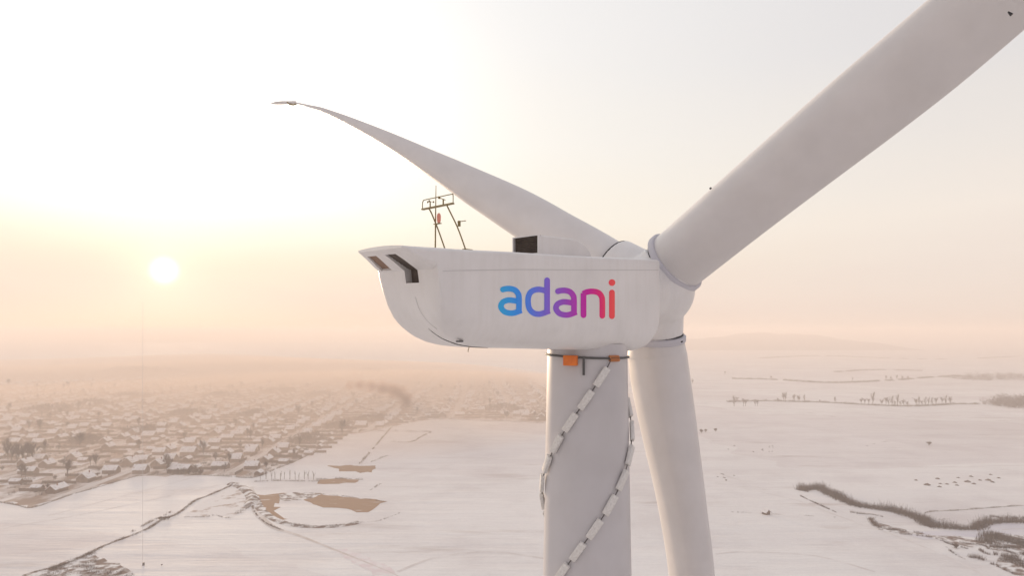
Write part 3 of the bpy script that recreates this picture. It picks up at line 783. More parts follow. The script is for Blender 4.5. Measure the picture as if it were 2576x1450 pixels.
def bank(name, line, w, h, m, z0=0.0, seed=2, label=None, cat=None, kind='structure'):
    """a low bank of earth with an uneven crest"""
    rnd = random.Random(seed); rows = []
    n_ = len(line)
    for i, p in enumerate(line):
        t = (line[min(i + 1, n_ - 1)] - line[max(i - 1, 0)]).normalized(); nn = V((-t.y, t.x, 0))
        e = min(1, i / 2.0, (n_ - 1 - i) / 2.0) if n_ > 4 else 1
        hh = h * e * rnd.uniform(0.7, 1.2); ww = w * (0.4 + 0.6 * e)
        rows.append([p + nn * x * ww + V((rnd.uniform(-.15, .15), rnd.uniform(-.15, .15), y * hh + z0 - (0.06 if y == 0 else 0))) for x, y in ((-.5, 0), (-.22, .75), (0, 1), (.24, .7), (.5, 0))])
    mb = MB(); mb.loft(rows, cap=False, closed=False)
    return tag(mb.build(name, m, None, smooth=60, recalc=True), label, cat, kind=kind)
def sliver(vs, fs, p, d, w, rnd, side_dir=None):
    """one twig: a thin three-sided spike"""
    t = d.normalized(); u = t.cross(V((rnd.uniform(-1, 1), rnd.uniform(-1, 1), rnd.uniform(-1, 1))))
    if u.length < 1e-3: u = V((1, 0, 0))
    u.normalize(); v = t.cross(u); b = len(vs)
    vs += [p + u * w, p - u * w * 0.5 + v * w * 0.8, p - u * w * 0.5 - v * w * 0.8, p + d]
    fs += [(b, b + 1, b + 3), (b + 1, b + 2, b + 3), (b + 2, b, b + 3)]
def brush(name, line, width, height, per_m, w, m, seed, label=None, cat=None, kind='stuff', gap=0.0, lean=0.5, z0=-0.1):
    """leafless brushwood or dry weeds growing along a line"""
    rnd = random.Random(seed); vs, fs = [], []
    for a, b in zip(line, line[1:]):
        L_ = (b - a).length; t = (b - a).normalized(); nn = V((-t.y, t.x, 0))
        if rnd.random() < gap: continue
        for _ in range(max(1, int(L_ * per_m))):
            wd = width
            p = a + t * rnd.uniform(0, L_) + nn * max(-1, min(1, rnd.gauss(0, 0.42))) * wd / 2; p.z = z0
            h = height * rnd.uniform(0.35, 1.1) * (1 + 0.35 * math.sin(p.x * 0.5 + p.y * 0.31))
            sliver(vs, fs, p, V((rnd.uniform(-lean, lean) * h, rnd.uniform(-lean, lean) * h, h)), w * rnd.uniform(0.6, 1.3), rnd)
    mb = MB(); mb.add(vs, fs)
    return tag(mb.build(name, m, None), label, cat, kind=kind)

# ---------------- left: village ground, streets
vg = [at(0, 1266), at(81, 1278), at(183, 1244), at(305, 1209), at(346, 1199), at(448, 1197), at(511, 1197), at(639, 1203), at(700, 1176), at(779, 1147),
      at(872, 1095), at(940, 1085), at(985, 1075), at(1050, 1060), at(1129, 1054), at(1250, 1058), at(1372, 1063), (70, 700, 0), (60, 900, 0), (20, 1300, 0), (-150, 1500, 0), (-520, 1560, 0), (-900, 1450, 0), (-1150, 1300, 0), (-900, 1120, 0), (-560, 735, 0)]
poly_ground('village_ground', vg, M['yard'], 0.02, jit=2.5, seed=5)
VP = [(V(p).x, V(p).y) for p in vg]
def in_poly(x, y, P=None):
    P = P or VP; c = False; j = len(P) - 1
    for i in range(len(P)):
        if (P[i][1] > y) != (P[j][1] > y) and x < (P[j][0] - P[i][0]) * (y - P[i][1]) / (P[j][1] - P[i][1]) + P[i][0]: c = not c
        j = i
    return c
def seen(x, y, mg=60): return abs(x) < 0.745 * y + mg * 0.3
STREETS = [62 - 58 * k for k in range(19)]
def sx(X, y): return X - (y - 500) * 0.035 + 5 * math.sin(y * 0.006 + X)
for X in STREETS:
    line = []
    for y in range(340, 1500, 15):
        x = sx(X, y)
        if in_poly(x, y) and seen(x, y): line.append(V((x, y, 0)))
    if len(line) > 4: strip_ground('street', line, 5.0, M['street'], 0.035)
for yy in (560, 720, 930, 1160):
    line = [V((x, yy + x * -0.03, 0)) for x in range(-900, 60, 20) if in_poly(x, yy + x * -0.03) and seen(x, yy)]
    if len(line) > 4: strip_ground('cross_street', line, 4.5, M['street'], 0.04)
# snowy garden plots that read as pale rectangles between the rows
rg = random.Random(11)
nplot = 0
for X in STREETS:
    for y in range(350, 1100, 26):
        for sd in (-1, 1):
            x = sx(X, y) + sd * rg.uniform(20, 23); yy = y + rg.uniform(-4, 4)
            if rg.random() < 0.62 and in_poly(x, yy) and in_poly(x, yy - 12) and seen(x, yy):
                w, l = rg.uniform(7, 13), rg.uniform(10, 21); a = rg.uniform(-0.05, 0.02)
                P = [V((x + i * w / 2 + a * j * l / 2, yy + j * l / 2, 0)) for i, j in ((-1, -1), (1, -1), (1, 1), (-1, 1))]
                poly_ground('garden_plot', P, M['snow'], 0.06, jit=0.4, seed=nplot); nplot += 1

# ---------------- houses
def house_meshes(w, l, h, rh, wallm, seed):
    rnd = random.Random(seed); ov = 0.45; th = 0.28
    wl_ = MB(); a, b = w / 2, l / 2
    wl_.add([(-a, -b, -0.1), (a, -b, -0.1), (a, b, -0.1), (-a, b, -0.1), (-a, -b, h), (a, -b, h), (a, b, h), (-a, b, h), (0, -b, h + rh), (0, b, h + rh)],
            [(0, 1, 5, 8, 4), (2, 3, 7, 9, 6), (1, 2, 6, 5), (3, 0, 4, 7)])
    me_w = wl_.build('wall', wallm).data
    k = rh / a; A2, B2 = a + ov, b + ov; ze = h - k * ov
    rf = MB()
    prof2 = [(-A2, ze), (0, h + rh), (A2, ze), (A2, ze + th), (0, h + rh + th * 1.1), (-A2, ze + th)]
    rf.loft([[V((x, -B2, z + 0.02)) for x, z in prof2], [V((x, B2, z + 0.02)) for x, z in prof2]])
    me_r = rf.build('roof', M['roof_snow'], recalc=True).data
    ch = MB().box((a * 0.3, b * rnd.uniform(-0.4, 0.4), h + rh + 0.35), (0.6, 0.6, 1.5)); ch.box((a * 0.3, 0, 0), (0, 0, 0)) if False else None
    me_c = ch.build('chimney', M['brick']).data
    return me_w, me_r, me_c
def pop_temp():
    pass
HV = [house_meshes(7.5, 10, 2.8, 2.6, M['house_wall'], 1), house_meshes(8.5, 9, 3.0, 3.1, M['house_wall2'], 2), house_meshes(6.5, 12, 2.6, 2.2, M['house_wall'], 3), house_meshes(9.5, 12, 3.2, 3.3, M['house_wall2'], 4), house_meshes(4.5, 7, 2.2, 1.3, M['house_wall'], 5)]
for o in list(COL.objects):
    if o.name.split('.')[0] in ('wall', 'roof', 'chimney') and o.parent is None: bpy.data.objects.remove(o)
def add_child(name, me, parent):
    o = bpy.data.objects.new(name, me); COL.objects.link(o); o.parent = parent; return o
cand = []
rh_ = random.Random(21)
for si, X in enumerate(STREETS):
    y = 352.0
    while y < 1480:
        for sd in (-1, 1):
            if rh_.random() < 0.10: continue
            yy = y + rh_.uniform(-4, 4); x = sx(X, yy) + sd * (8.5 + rh_.uniform(-1, 2.0)); v = rh_.choice([0, 0, 1, 2, 3, 1]); rz = rh_.gauss(0, 0.06) + (R(90) if rh_.random() < 0.55 else 0)
            if in_poly(x, yy) and in_poly(x, yy - 8) and seen(x, yy, 20): cand.append((math.hypot(x, yy), x, yy, rz, v, si, sd))
            if rh_.random() < 0.6:
                x2 = x + sd * rh_.uniform(9, 14); y2 = yy + rh_.uniform(-7, 7)
                if in_poly(x2, y2) and in_poly(x2, y2 - 6) and seen(x2, y2, 20): cand.append((math.hypot(x2, y2) * 1.25, x2, y2, rz + R(90), 4, si, sd))
        y += rh_.uniform(17, 25)
# a few by the far edge next to the tower
for px, py in ((1300, 1047), (1322, 1050), (1345, 1046), (1362, 1052), (1250, 1030), (1290, 1022), (1340, 1018), (1210, 1036), (1335, 995), (1270, 990)):
    p = at(px, py); cand.append((500, p.x, p.y, rh_.uniform(-0.2, 0.2) + R(90) * rh_.randint(0, 1), rh_.choice([0, 1, 2]), 0, 1))
cand.sort()
near_h = cand[:290]; far_h = cand[290:1100]
ROWN = ['first', 'second', 'third', 'fourth', 'fifth', 'sixth', 'seventh', 'eighth', 'ninth', 'tenth', 'eleventh', 'twelfth', 'thirteenth', 'fourteenth', 'fifteenth', 'sixteenth', 'seventeenth', 'eighteenth', 'nineteenth']
for d, x, y, rz, v, si, sd in near_h:
    shed = v == 4
    r = empty('garden_shed' if shed else 'village_house', (x, y, 0), rz); r.scale = (0.76, 0.76, 0.82)
    side_on = 'gable end' if abs(math.cos(rz)) > 0.7 else 'long side'; tone = 'pale' if v in (1, 3) else 'brown'
    dist = 'near the snow field' if y < 520 else ('in mid village' if y < 760 else 'deep in haze')
    if shed: tag(r, f'small snow-roofed shed, {side_on} towards the turbine, {ROWN[si]} village row, {dist}', 'shed', f'sheds, {side_on}, {ROWN[si]} row {dist}')
    else: tag(r, f'{tone} snow-roofed house, {side_on} towards the turbine, {ROWN[si]} village row, {dist}', 'house', f'{tone} houses, {side_on}, {ROWN[si]} row {dist}')
    mw, mr_, mc = HV[v]
    add_child('wall', mw, r); rf = add_child('roof', mr_, r)
    if not shed: add_child('chimney', mc, rf)
fm = MB()
for d, x, y, rz, v, si, sd in far_h:
    mw, mr_, mc = HV[v]; c, s = math.cos(rz), math.sin(rz)
    for me, mi in ((mw, 0), (mr_, 1)):
        fm.add([(x + 0.76 * (c * q.co.x - s * q.co.y), y + 0.76 * (s * q.co.x + c * q.co.y), 0.82 * q.co.z) for q in me.vertices], [tuple(p.vertices) for p in me.polygons], mi)
if fm.v: tag(fm.build('distant_houses', [M['house_wall'], M['roof_snow']]), 'far rows of village houses dissolving in the haze', 'houses', kind='stuff')

# ---------------- fences between the plots
def fence_mesh(L_):
    m = MB(); m.box((0, 0, 0.85), (L_, 0.06, 1.5))
    k = int(L_ / 3)
    for i in range(k + 1): m.box((-L_ / 2 + i * L_ / k, 0.07, 0.85), (0.14, 0.14, 1.9))
    o = m.build('fence', M['wood']); me = o.data; bpy.data.objects.remove(o); return me
FM = [fence_mesh(18), fence_mesh(12)]
fc = []
for si, X in enumerate(STREETS):
    for y in range(350, 900, 19):
        for sd in (-1, 1):
            x = sx(X, y) + sd * 19.5; yy = y + rg.uniform(-2, 2)
            if rg.random() < 0.85 and in_poly(x, yy - 4) and seen(x, yy): fc.append((y, x, yy, rg.gauss(0, 0.03), 0, si))
            x = sx(X, y) + sd * 5.0
            if rg.random() < 0.5 and in_poly(x, yy + 6) and seen(x, yy + 6): fc.append((y, x, yy + 8, R(90) + rg.gauss(0, 0.02), 1, si))
fc.sort()
for y, x, yy, rz, v, si in fc[:260]:
    o = bpy.data.objects.new('plank_fence', FM[v]); COL.objects.link(o); o.location = (x, yy, 0); o.rotation_euler = (0, 0, rz)
    dz = 'near the snow field' if yy < 520 else ('in mid village' if yy < 640 else 'farther back')
    if v == 0: tag(o, f'dark plank fence across the plots behind the {ROWN[si]} village row, {dz}', 'fence', f'plot fences of the {ROWN[si]} village row {dz}')
    else: tag(o, f'dark plank fence in front of houses of the {ROWN[si]} village row, {dz}', 'fence', f'front fences of the {ROWN[si]} village row {dz}')

# tangled bushes, hedges and wood stacks along the plots: one mass per street row
for si, X in enumerate(STREETS):
    rc = random.Random(700 + si); vs, fs = [], []
    for y in range(345, 1150, 6):
        for sd in (-1, 1):
            for off, pr_ in ((19.5, 0.75), (13, 0.35), (27, 0.6)):
                if rc.random() > pr_: continue
                x = sx(X, y) + sd * (off + rc.gauss(0, 1.2)); yy = y + rc.uniform(-3, 3)
                if not (in_poly(x, yy) and in_poly(x, yy - 5) and seen(x, yy, 20)): continue
                h = rc.uniform(0.7, 2.4) * (1.5 if rc.random() < 0.12 else 1); ln = rc.uniform(1.5, 6.0); across = rc.random() < 0.35
                for _ in range(int(34 if y < 620 else 20)):
                    a, b = rc.uniform(-ln, ln), rc.gauss(0, 0.7)
                    p = V((x + (a if across else b), yy + (b if across else a), -0.05)); hh = h * rc.uniform(0.3, 1.0)
                    sliver(vs, fs, p, V((rc.uniform(-.5, .5) * hh, rc.uniform(-.5, .5) * hh, hh)), 0.09 if y < 620 else 0.16, rc)
    if vs:
        mb = MB(); mb.add(vs, fs); tag(mb.build('shrubbery', M['twig']), f'tangled bushes and hedges along the plots of the {ROWN[si]} village row', 'bushes', kind='stuff')

# ---------------- bare trees
def tree_meshes(h, spread, nl, seed, tw=0.05, dens=1.0, bush=False):
    rnd = random.Random(seed); tr = MB(); vs, fs = [], []
    tips = []
    def limb(p, d, L_, r, lev):
        q = p + d * L_ * 0.5 + V((rnd.uniform(-.06, .06), rnd.uniform(-.06, .06), 0.02)) * L_; e = p + d * L_
        tr.tube([p, q, e], [r, r * 0.8, r * 0.5], 5 if lev < 2 else 4)
        if lev >= 2: tips.append((e, d, L_)); return
        for _ in range(nl if lev == 0 else 4):
            f = rnd.uniform(0.35, 1.0); a = rnd.uniform(0, 6.283); up = rnd.uniform(0.45, 1.1)
            nd = V((math.cos(a) * spread, math.sin(a) * spread, up)).normalized(); nd = (nd + d * 0.35).normalized()
            limb(p + d * L_ * f, nd, L_ * rnd.uniform(0.45, 0.68), r * 0.5, lev + 1)
    if bush:
        for _ in range(nl):
            a = rnd.uniform(0, 6.283); limb(V((rnd.uniform(-.3, .3), rnd.uniform(-.3, .3), -0.1)), V((math.cos(a) * 0.5, math.sin(a) * 0.5, 0.9)).normalized(), h * 0.42, 0.06, 1)
    else: limb(V((0, 0, -0.1)), V((rnd.uniform(-.05, .05), rnd.uniform(-.05, .05), 1)).normalized(), h * 0.5, h * 0.022, 0)
    for e, d, L_ in tips:
        for _ in range(int(15 * dens)):
            dd = (d + V((rnd.uniform(-1, 1), rnd.uniform(-1, 1), rnd.uniform(-0.5, 1.0))) * 0.9).normalized() * L_ * rnd.uniform(0.5, 1.3)
            sliver(vs, fs, e - d * L_ * rnd.uniform(0, 0.8), dd, tw, rnd)
    a = tr.build('trunk', M['bark'], smooth=180); cm = MB(); cm.add(vs, fs); b = cm.build('crown', M['twig'])
    r = (a.data, b.data); bpy.data.objects.remove(a); bpy.data.objects.remove(b); return r
TV = [tree_meshes(9, 0.55, 8, 31), tree_meshes(10.5, 0.38, 9, 32), tree_meshes(8, 0.65, 8, 33, 0.05), tree_meshes(12, 0.6, 10, 34, 0.06)]
HV_T = [tree_meshes(9, 0.5, 8, 36, 0.032, 0.55), tree_meshes(11, 0.42, 9, 37, 0.032, 0.5), tree_meshes(8, 0.6, 8, 38, 0.034, 0.6), tree_meshes(7, 0.7, 7, 39, 0.034, 0.6)]
BV = [tree_meshes(4.0, 0.9, 9, 41, 0.05, 1.2, True), tree_meshes(3.2, 0.9, 8, 42, 0.05, 1.3, True)]
YV = [tree_meshes(6.5, 0.28, 3, 43, 0.018, 0.2), tree_meshes(7.5, 0.22, 3, 44, 0.018, 0.2)]
def plant(name, cat, ms, x, y, s, label, group=None, rnd=random):
    r = empty(name, (x, y, 0), rnd.uniform(0, 6.28)); r.scale = (s * rnd.uniform(0.85, 1.15), s * rnd.uniform(0.85, 1.15), s)
    tag(r, label, cat, group); add_child('trunk', ms[0], r); add_child('crown', ms[1], r); return r
rt_ = random.Random(51)
HP = [(c[1], c[2]) for c in cand[:400]]
def clear(x, y, d=7.5): return all((x - a) ** 2 + (y - b) ** 2 > d * d for a, b in HP)
n_t = 0; guard = 0
while n_t < 300 and guard < 6000:
    guard += 1
    y = rt_.uniform(370, 1050); x = rt_.uniform(-0.74 * y, 40)
    if not in_poly(x, y) or not clear(x, y): continue
    if min(abs(x - sx(X, y)) for X in STREETS) < 4: continue
    ki = min(range(len(STREETS)), key=lambda q: abs(x - sx(STREETS[q], y))); dz = 'near the snow field' if y < 520 else ('in mid village' if y < 760 else 'deep in haze')
    if rt_.random() < 0.6:
        q = rt_.randrange(4); w_ = ['rounded', 'upright', 'spreading', 'tall broad'][q]
        plant('bare_tree', 'tree', TV[q], x, y, rt_.uniform(0.6, 1.05), f'{w_} leafless garden tree beside the {ROWN[ki]} village row, {dz}', f'{w_} garden trees of the {ROWN[ki]} row {dz}', rt_)
    else: plant('bare_shrub', 'shrub', rt_.choice(BV), x, y, rt_.uniform(0.7, 1.3), f'leafless garden shrub beside the {ROWN[ki]} village row, {dz}', f'garden shrubs of the {ROWN[ki]} row {dz}', rt_)
    n_t += 1
# tree clumps that stand out
def clump(pts, label, group, kinds, s0, s1, seed, name='bare_tree', cat='tree'):
    rnd = random.Random(seed)
    for x, y in pts:
        p = at(x, y); plant(name, cat, rnd.choice(kinds), p.x, p.y, rnd.uniform(s0, s1), label, group, rnd)
clump([(30, 1163), (44, 1166), (58, 1164), (70, 1161), (82, 1163), (20, 1158)], 'tall dense bare tree in the dark clump near the left edge of the village', 'dark clump of tall trees by the village', [TV[3]], 0.95, 1.15, 61)
clump([(120, 1237), (135, 1240), (147, 1236)], 'bare tree in the small clump by the corner of the village field boundary', 'small clump by the field corner', [TV[0], TV[2]], 0.55, 0.75, 62)
clump([(432, 1192), (448, 1194), (462, 1193), (476, 1194), (490, 1195), (505, 1196), (440, 1186), (486, 1188)], 'dark bushy shrub in the thicket at the village corner', 'dark thicket at the village corner', BV, 1.2, 1.7, 63, 'bare_shrub', 'shrub')
clump([(655 + 12 * i + (i * 7 % 5), 1209 - (i * 3 % 4)) for i in range(12)], 'thin young bare tree in the row along the snowy track', 'thin young trees along the track', YV, 0.7, 1.0, 64, 'young_tree')
# far groves: one mass in the haze
def grove(x0, x1, y, h, n_, seed, label, depth=60):
    rnd = random.Random(seed); vs, fs = [], []
    for _ in range(n_):
        px = rnd.uniform(x0, x1); p = at(px, y); p.y += rnd.uniform(-depth / 2, depth / 2); e = 1 - abs((px - (x0 + x1) / 2) / ((x1 - x0) / 2)) ** 3
        hh = h * (0.45 + 0.55 * e) * rnd.uniform(0.6, 1.1)
        for _ in range(26):
            q = p + V((rnd.gauss(0, 2.6), rnd.gauss(0, 2.6), hh * rnd.uniform(0.0, 0.75)))
            sliver(vs, fs, q, V((rnd.uniform(-1, 1) * 2, rnd.uniform(-1, 1) * 2, rnd.uniform(0.8, 2.6))), 0.22, rnd)
    mb = MB(); mb.add(vs, fs); tag(mb.build('grove', M['twig'], None), label, 'grove', kind='stuff')
for gi, (ga, gb, gy, gh, gn) in enumerate(((660, 740, 992, 9, 40), (770, 840, 1000, 8, 34), (520, 600, 1003, 9, 40), (600, 680, 1050, 7, 26), (290, 380, 1004, 9, 44), (200, 280, 1022, 8, 36), (900, 960, 938, 10, 36),
        (1040, 1090, 950, 10, 30), (440, 520, 1045, 7, 26), (80, 170, 1040, 9, 40), (740, 800, 1110, 5, 24), (830, 880, 1075, 5, 24), (900, 985, 1060, 6, 40), (320, 400, 1090, 6, 26), (180, 250, 1115, 6, 22))):
    grove(ga, gb, gy, gh * 1.3, int(gn * 1.8), 300 + gi, ['brown', 'hazy', 'dense', 'thin', 'low'][gi % 5] + ' smudge of bare bushes and trees between the village rows', 25)
grove(255, 440, 938, 18, 170, 71, 'hazy grove standing beyond the village')
grove(400, 640, 922, 14, 140, 72, 'hazy belt of trees behind the far village rows')
grove(640, 900, 912, 14, 130, 73, 'far hazy wood beyond the village')
grove(2505, 2640, 1022, 15, 190, 74, 'bare wood at the right edge of the fields', 50)
grove(2410, 2640, 955, 14, 170, 75, 'hazy wood behind the second hedgerow', 80)
grove(1215, 1310, 1035, 9, 60, 76, 'bare thicket by the far end of the village', 40)

# ---------------- field boundaries, ditches and tracks on the left
def weeds(pts, w, h, per, seed, label, m='weed', gap=0.12, sl=0.06, name='dry_weeds', k=8):
    return brush(name, px_line(pts, k), w, h, per, sl, M[m], seed, label, 'weeds', gap=gap)
weeds([(-30, 1260), (0, 1265), (41, 1272), (81, 1279), (142, 1259), (183, 1245), (244, 1228), (305, 1210), (346, 1199)], 1.2, 1.0, 14, 81, 'dark weedy field boundary along the edge of the village', gap=0.05)
weeds([(346, 1199), (426, 1195), (511, 1197), (575, 1200), (639, 1203), (690, 1183), (740, 1163), (790, 1140)], 2.0, 1.3, 14, 82, 'weedy margin between the snow field and the village', gap=0.1)
strip_ground('ditch', px_line([(60, 1450), (85, 1441), (149, 1424), (234, 1388), (272, 1370), (362, 1336), (409, 1308), (447, 1293), (490, 1262), (532, 1245), (575, 1226), (590, 1219)], 6), 1.6, M['soil_snow'], 0.05)
weeds([(85, 1441), (149, 1426), (234, 1390), (272, 1371), (362, 1337), (409, 1309), (447, 1294), (490, 1262), (532, 1245), (575, 1226), (590, 1219)], 1.8, 0.9, 26, 83, 'dark weeds along the ditch that climbs across the snow field', gap=0.08, sl=0.05)
weeds([(330, 1340), (372, 1318), (409, 1300), (430, 1290)], 2.0, 1.0, 14, 84, 'second line of weeds beside the ditch', gap=0.35)
clump([(404, 1310), (414, 1309), (423, 1308)], 'dark low bush on the ditch in the snow field', 'low bushes on the ditch', [BV[1]], 0.6, 0.8, 85, 'bare_shrub', 'shrub')
poly_ground('rough_ground', [at(x, y) for x, y in ((60, 1452), (110, 1432), (165, 1412), (215, 1398), (240, 1388), (262, 1408), (300, 1420), (330, 1440), (350, 1470), (60, 1480))], M['soil_snow'], 0.045, jit=1.0, seed=8)
rb_ = random.Random(91)
lines_ = [[(130 + 4 * i, 1436 - 1.7 * i + rb_.uniform(-3, 3)) for i in range(26)], [(110 + 8 * i, 1450 - 2.2 * i) for i in range(18)], [(200 + 6 * i, 1425 + 1.4 * i) for i in range(22)], [(160 + 8 * i, 1446 - 0.3 * i) for i in range(20)]]
for i, ln in enumerate(lines_):
    weeds(ln, 5.0, 1.1, 24, 92 + i, ('dense' if i == 0 else 'patchy') + ' dark scrub on the rough ground in the lower left corner', 'twig_purple', gap=0.12 if i == 0 else 0.45, sl=0.045, name='scrub', k=2)
poly_ground('rough_ground', [at(x, y) for x, y in ((464, 1303), (500, 1270), (545, 1245), (575, 1228), (600, 1222), (634, 1254), (628, 1276), (596, 1296), (580, 1306), (541, 1299), (520, 1304))], M['soil_snow'], 0.045, jit=1.5, seed=9)
M['soil_snow2'] = mat('thin_soil_through_snow', (0.30, 0.20, 0.15), 0.95, color2=(0.76, 0.74, 0.73), noise_scale=0.12, thresh=(0.34, 0.46), detail=9)
bpy.data.objects['rough_ground.001'].data.materials[0] = M['soil_snow2']
weeds([(464, 1302), (500, 1302), (520, 1302), (541, 1297), (560, 1303), (580, 1305)], 1.2, 0.8, 18, 101, 'broken line of weeds below the rough mound', gap=0.25, sl=0.05)
bank('bank', px_line([(572, 1222), (590, 1220), (606, 1226), (625, 1240), (634, 1254), (630, 1268), (624, 1276)], 5), 6.0, 1.2, M['soil_snow'], seed=10)
weeds([(575, 1222), (590, 1220), (606, 1226), (625, 1240), (636, 1254), (630, 1268), (615, 1282), (597, 1294)], 5.0, 0.9, 26, 102, 'dark weeds on the curved bank beside the pit', gap=0.1, sl=0.05)
# the pit with its brown banks
poly_ground('pit_bank', [at(x, y) for x, y in ((643, 1246), (690, 1244), (735, 1243), (775, 1245), (740, 1252), (705, 1260), (690, 1275), (700, 1292), (725, 1308), (700, 1312), (672, 1290), (655, 1266))], M['soil'], 0.05, jit=1.7, seed=12)
poly_ground('pit_bank', [at(x, y) for x, y in ((775, 1245), (805, 1243), (850, 1248), (910, 1256), (971, 1264), (948, 1276), (927, 1290), (880, 1285), (830, 1279), (790, 1270), (765, 1256))], M['soil'], 0.055, jit=1.7, seed=13)
strip_ground('pit_rim', px_line([(640, 1250), (645, 1262), (655, 1282), (676, 1300), (703, 1313), (730, 1321), (758, 1325), (805, 1327), (860, 1324), (903, 1316)], 5), 4.0, M['soil_snow'], 0.06)
weeds([(700, 1313), (730, 1320), (758, 1324), (805, 1326), (860, 1322), (903, 1315)], 3.0, 0.8, 26, 103, 'dark weeds on the near rim of the brown pit', gap=0.06, sl=0.05)
weeds([(903, 1316), (946, 1313), (975, 1304), (1006, 1292)], 1.0, 0.6, 10, 104, 'thin weeds running on from the pit rim', gap=0.35, sl=0.05)
weeds([(700, 1250), (740, 1243), (790, 1243), (850, 1248), (920, 1257), (971, 1264)], 1.2, 0.6, 14, 105, 'weeds on the far edge of the brown pit', gap=0.3, sl=0.05)
strip_ground('track', px_line([(639, 1226), (630, 1232), (641, 1252), (641, 1279), (653, 1300), (690, 1329), (724, 1340), (760, 1352), (850, 1388), (930, 1420), (1000, 1450), (1040, 1475)], 5), [3.0] * 20 + [3.0 - 0.09 * i for i in range(30)] + [0.3] * 20, M['street'], 0.05)
weeds([(636, 1250), (636, 1279), (648, 1300), (668, 1317), (690, 1328), (715, 1337)], 1.0, 0.7, 20, 106, 'weeds along the outer side of the curved track', gap=0.2, sl=0.05)
M['reddish'] = mat('faint_reddish_stubble', (0.72, 0.64, 0.65), 0.95, color2=(0.78, 0.76, 0.76), noise_scale=0.2, thresh=(0.4, 0.6), detail=8)
poly_ground('stubble', [at(x, y) for x, y in ((838, 1385), (870, 1383), (930, 1405), (985, 1430), (1000, 1455), (960, 1455), (900, 1425))], M['reddish'], 0.045, jit=1.0, seed=14)
poly_ground('rough_ground', [at(x, y) for x, y in ((700, 1245), (740, 1240), (780, 1242), (812, 1244), (790, 1254), (762, 1258), (740, 1262), (706, 1262))], M['soil_snow'], 0.062, jit=1.0, seed=19)
# brown patches above the pit
poly_ground('bare_field', [at(x, y) for x, y in ((822, 1171), (880, 1172), (942, 1173), (937, 1190), (905, 1191), (869, 1188))], M['soil'], 0.05, jit=1.7, seed=15)
poly_ground('bare_field', [at(x, y) for x, y in ((805, 1208), (850, 1205), (905, 1207), (890, 1217), (850, 1219), (800, 1218))], M['soil'], 0.05, jit=1.7, seed=16)
weeds([(795, 1208), (850, 1205), (912, 1208)], 1.6, 1.0, 14, 107, 'dark weeds above the narrow brown strip', gap=0.15)
weeds([(640, 1213), (690, 1211), (760, 1212), (805, 1212)], 1.5, 1.0, 14, 108, 'weeds under the row of thin young trees', gap=0.1)
weeds([(933, 1164), (950, 1157), (976, 1147)], 1.0, 1.0, 8, 109, 'short weedy line on the open snow beside the village', gap=0.1)
weeds([(931, 1235), (945, 1226), (959, 1218)], 0.9, 0.9, 8, 110, 'short line of weeds on the snow above the pit', gap=0.1)
weeds([(1129, 1056), (1200, 1059), (1290, 1062), (1372, 1066), (1470, 1068)], 1.6, 1.6, 8, 111, 'dark hedge line on the far side of the open snow field', gap=0.05, sl=0.09)
weeds([(905, 1084), (976, 1086), (1040, 1087), (1086, 1088)], 1.2, 1.4, 8, 112, 'weedy edge along the top of the small enclosed field', gap=0.1, sl=0.08)
weeds([(1086, 1088), (1060, 1100), (1035, 1113), (984, 1113)], 1.2, 1.4, 8, 113, 'weedy edge round the corner of the small enclosed field', gap=0.1, sl=0.08)
weeds([(985, 1076), (960, 1105), (930, 1140), (905, 1168)], 2.0, 1.2, 7, 114, 'weedy edge where the village meets the open snow', gap=0.2, sl=0.08)
sm_ = random.Random(33)

# ---------------- right: hedgerows, thickets, stream, heaps
LT = [(2016, 1236), (2030, 1232), (2056, 1230), (2082, 1241), (2127, 1263), (2167, 1276), (2229, 1284), (2282, 1297), (2320, 1310), (2336, 1326)]
brush('thicket', px_line(LT, 8), 7.5, 3.4, 62, 0.075, M['twig_purple'], 121, 'dark brown band of bare brushwood curving across the right field', 'thicket', lean=0.35)
brush('thicket', px_line([(2336, 1328), (2371, 1328), (2415, 1332), (2460, 1332), (2478, 1319), (2526, 1315), (2600, 1315)], 8), 6.0, 3.0, 42, 0.075, M['twig_purple'], 122, 'bare brushwood along the frozen stream at the right edge', 'thicket', lean=0.4)
strip_ground('stream', px_line([(2300, 1352), (2360, 1346), (2420, 1346), (2468, 1342), (2488, 1328), (2530, 1324), (2620, 1324)], 6), 9.0, M['ice'], 0.05)
poly_ground('frozen_ground', [at(x, y) for x, y in ((2300, 1338), (2400, 1344), (2470, 1338), (2600, 1330), (2600, 1352), (2500, 1362), (2420, 1356), (2330, 1352))], M['ice'], 0.045, jit=0.8, seed=17)
def dark_line(pts, w, h, per, seed, label, gap=0.12, sl=0.06, m='twig_purple'): return weeds(pts, w, h, per, seed, label, m, gap, sl, 'scrub')
dark_line([(2013, 1249), (2040, 1262), (2070, 1276), (2096, 1287), (2104, 1291)], 1.0, 0.9, 22, 131, 'thin dark line of scrub below the brushwood band', 0.1, 0.05)
dark_line([(2005, 1233), (2020, 1236), (2035, 1240)], 1.4, 0.8, 20, 132, 'short tail of scrub at the start of the brushwood band', 0.1, 0.05)
dark_line([(2140, 1290), (2165, 1294), (2195, 1296), (2222, 1302)], 1.6, 1.1, 26, 133, 'dark scrub under the middle of the brushwood band', 0.1, 0.05)
dark_line([(2190, 1306), (2200, 1322), (2214, 1330)], 3.0, 1.8, 30, 134, 'dark clump of scrub on the lower bank', 0.05, 0.05)
dark_line([(2215, 1334), (2250, 1335), (2290, 1340), (2322, 1342)], 2.4, 1.1, 26, 135, 'broken scrub along the lower bank', 0.3, 0.05)
dark_line([(2262, 1345), (2330, 1352), (2360, 1358), (2390, 1371), (2440, 1384)], 1.2, 0.9, 20, 136, 'line of scrub running to the right along the stream', 0.35, 0.05)
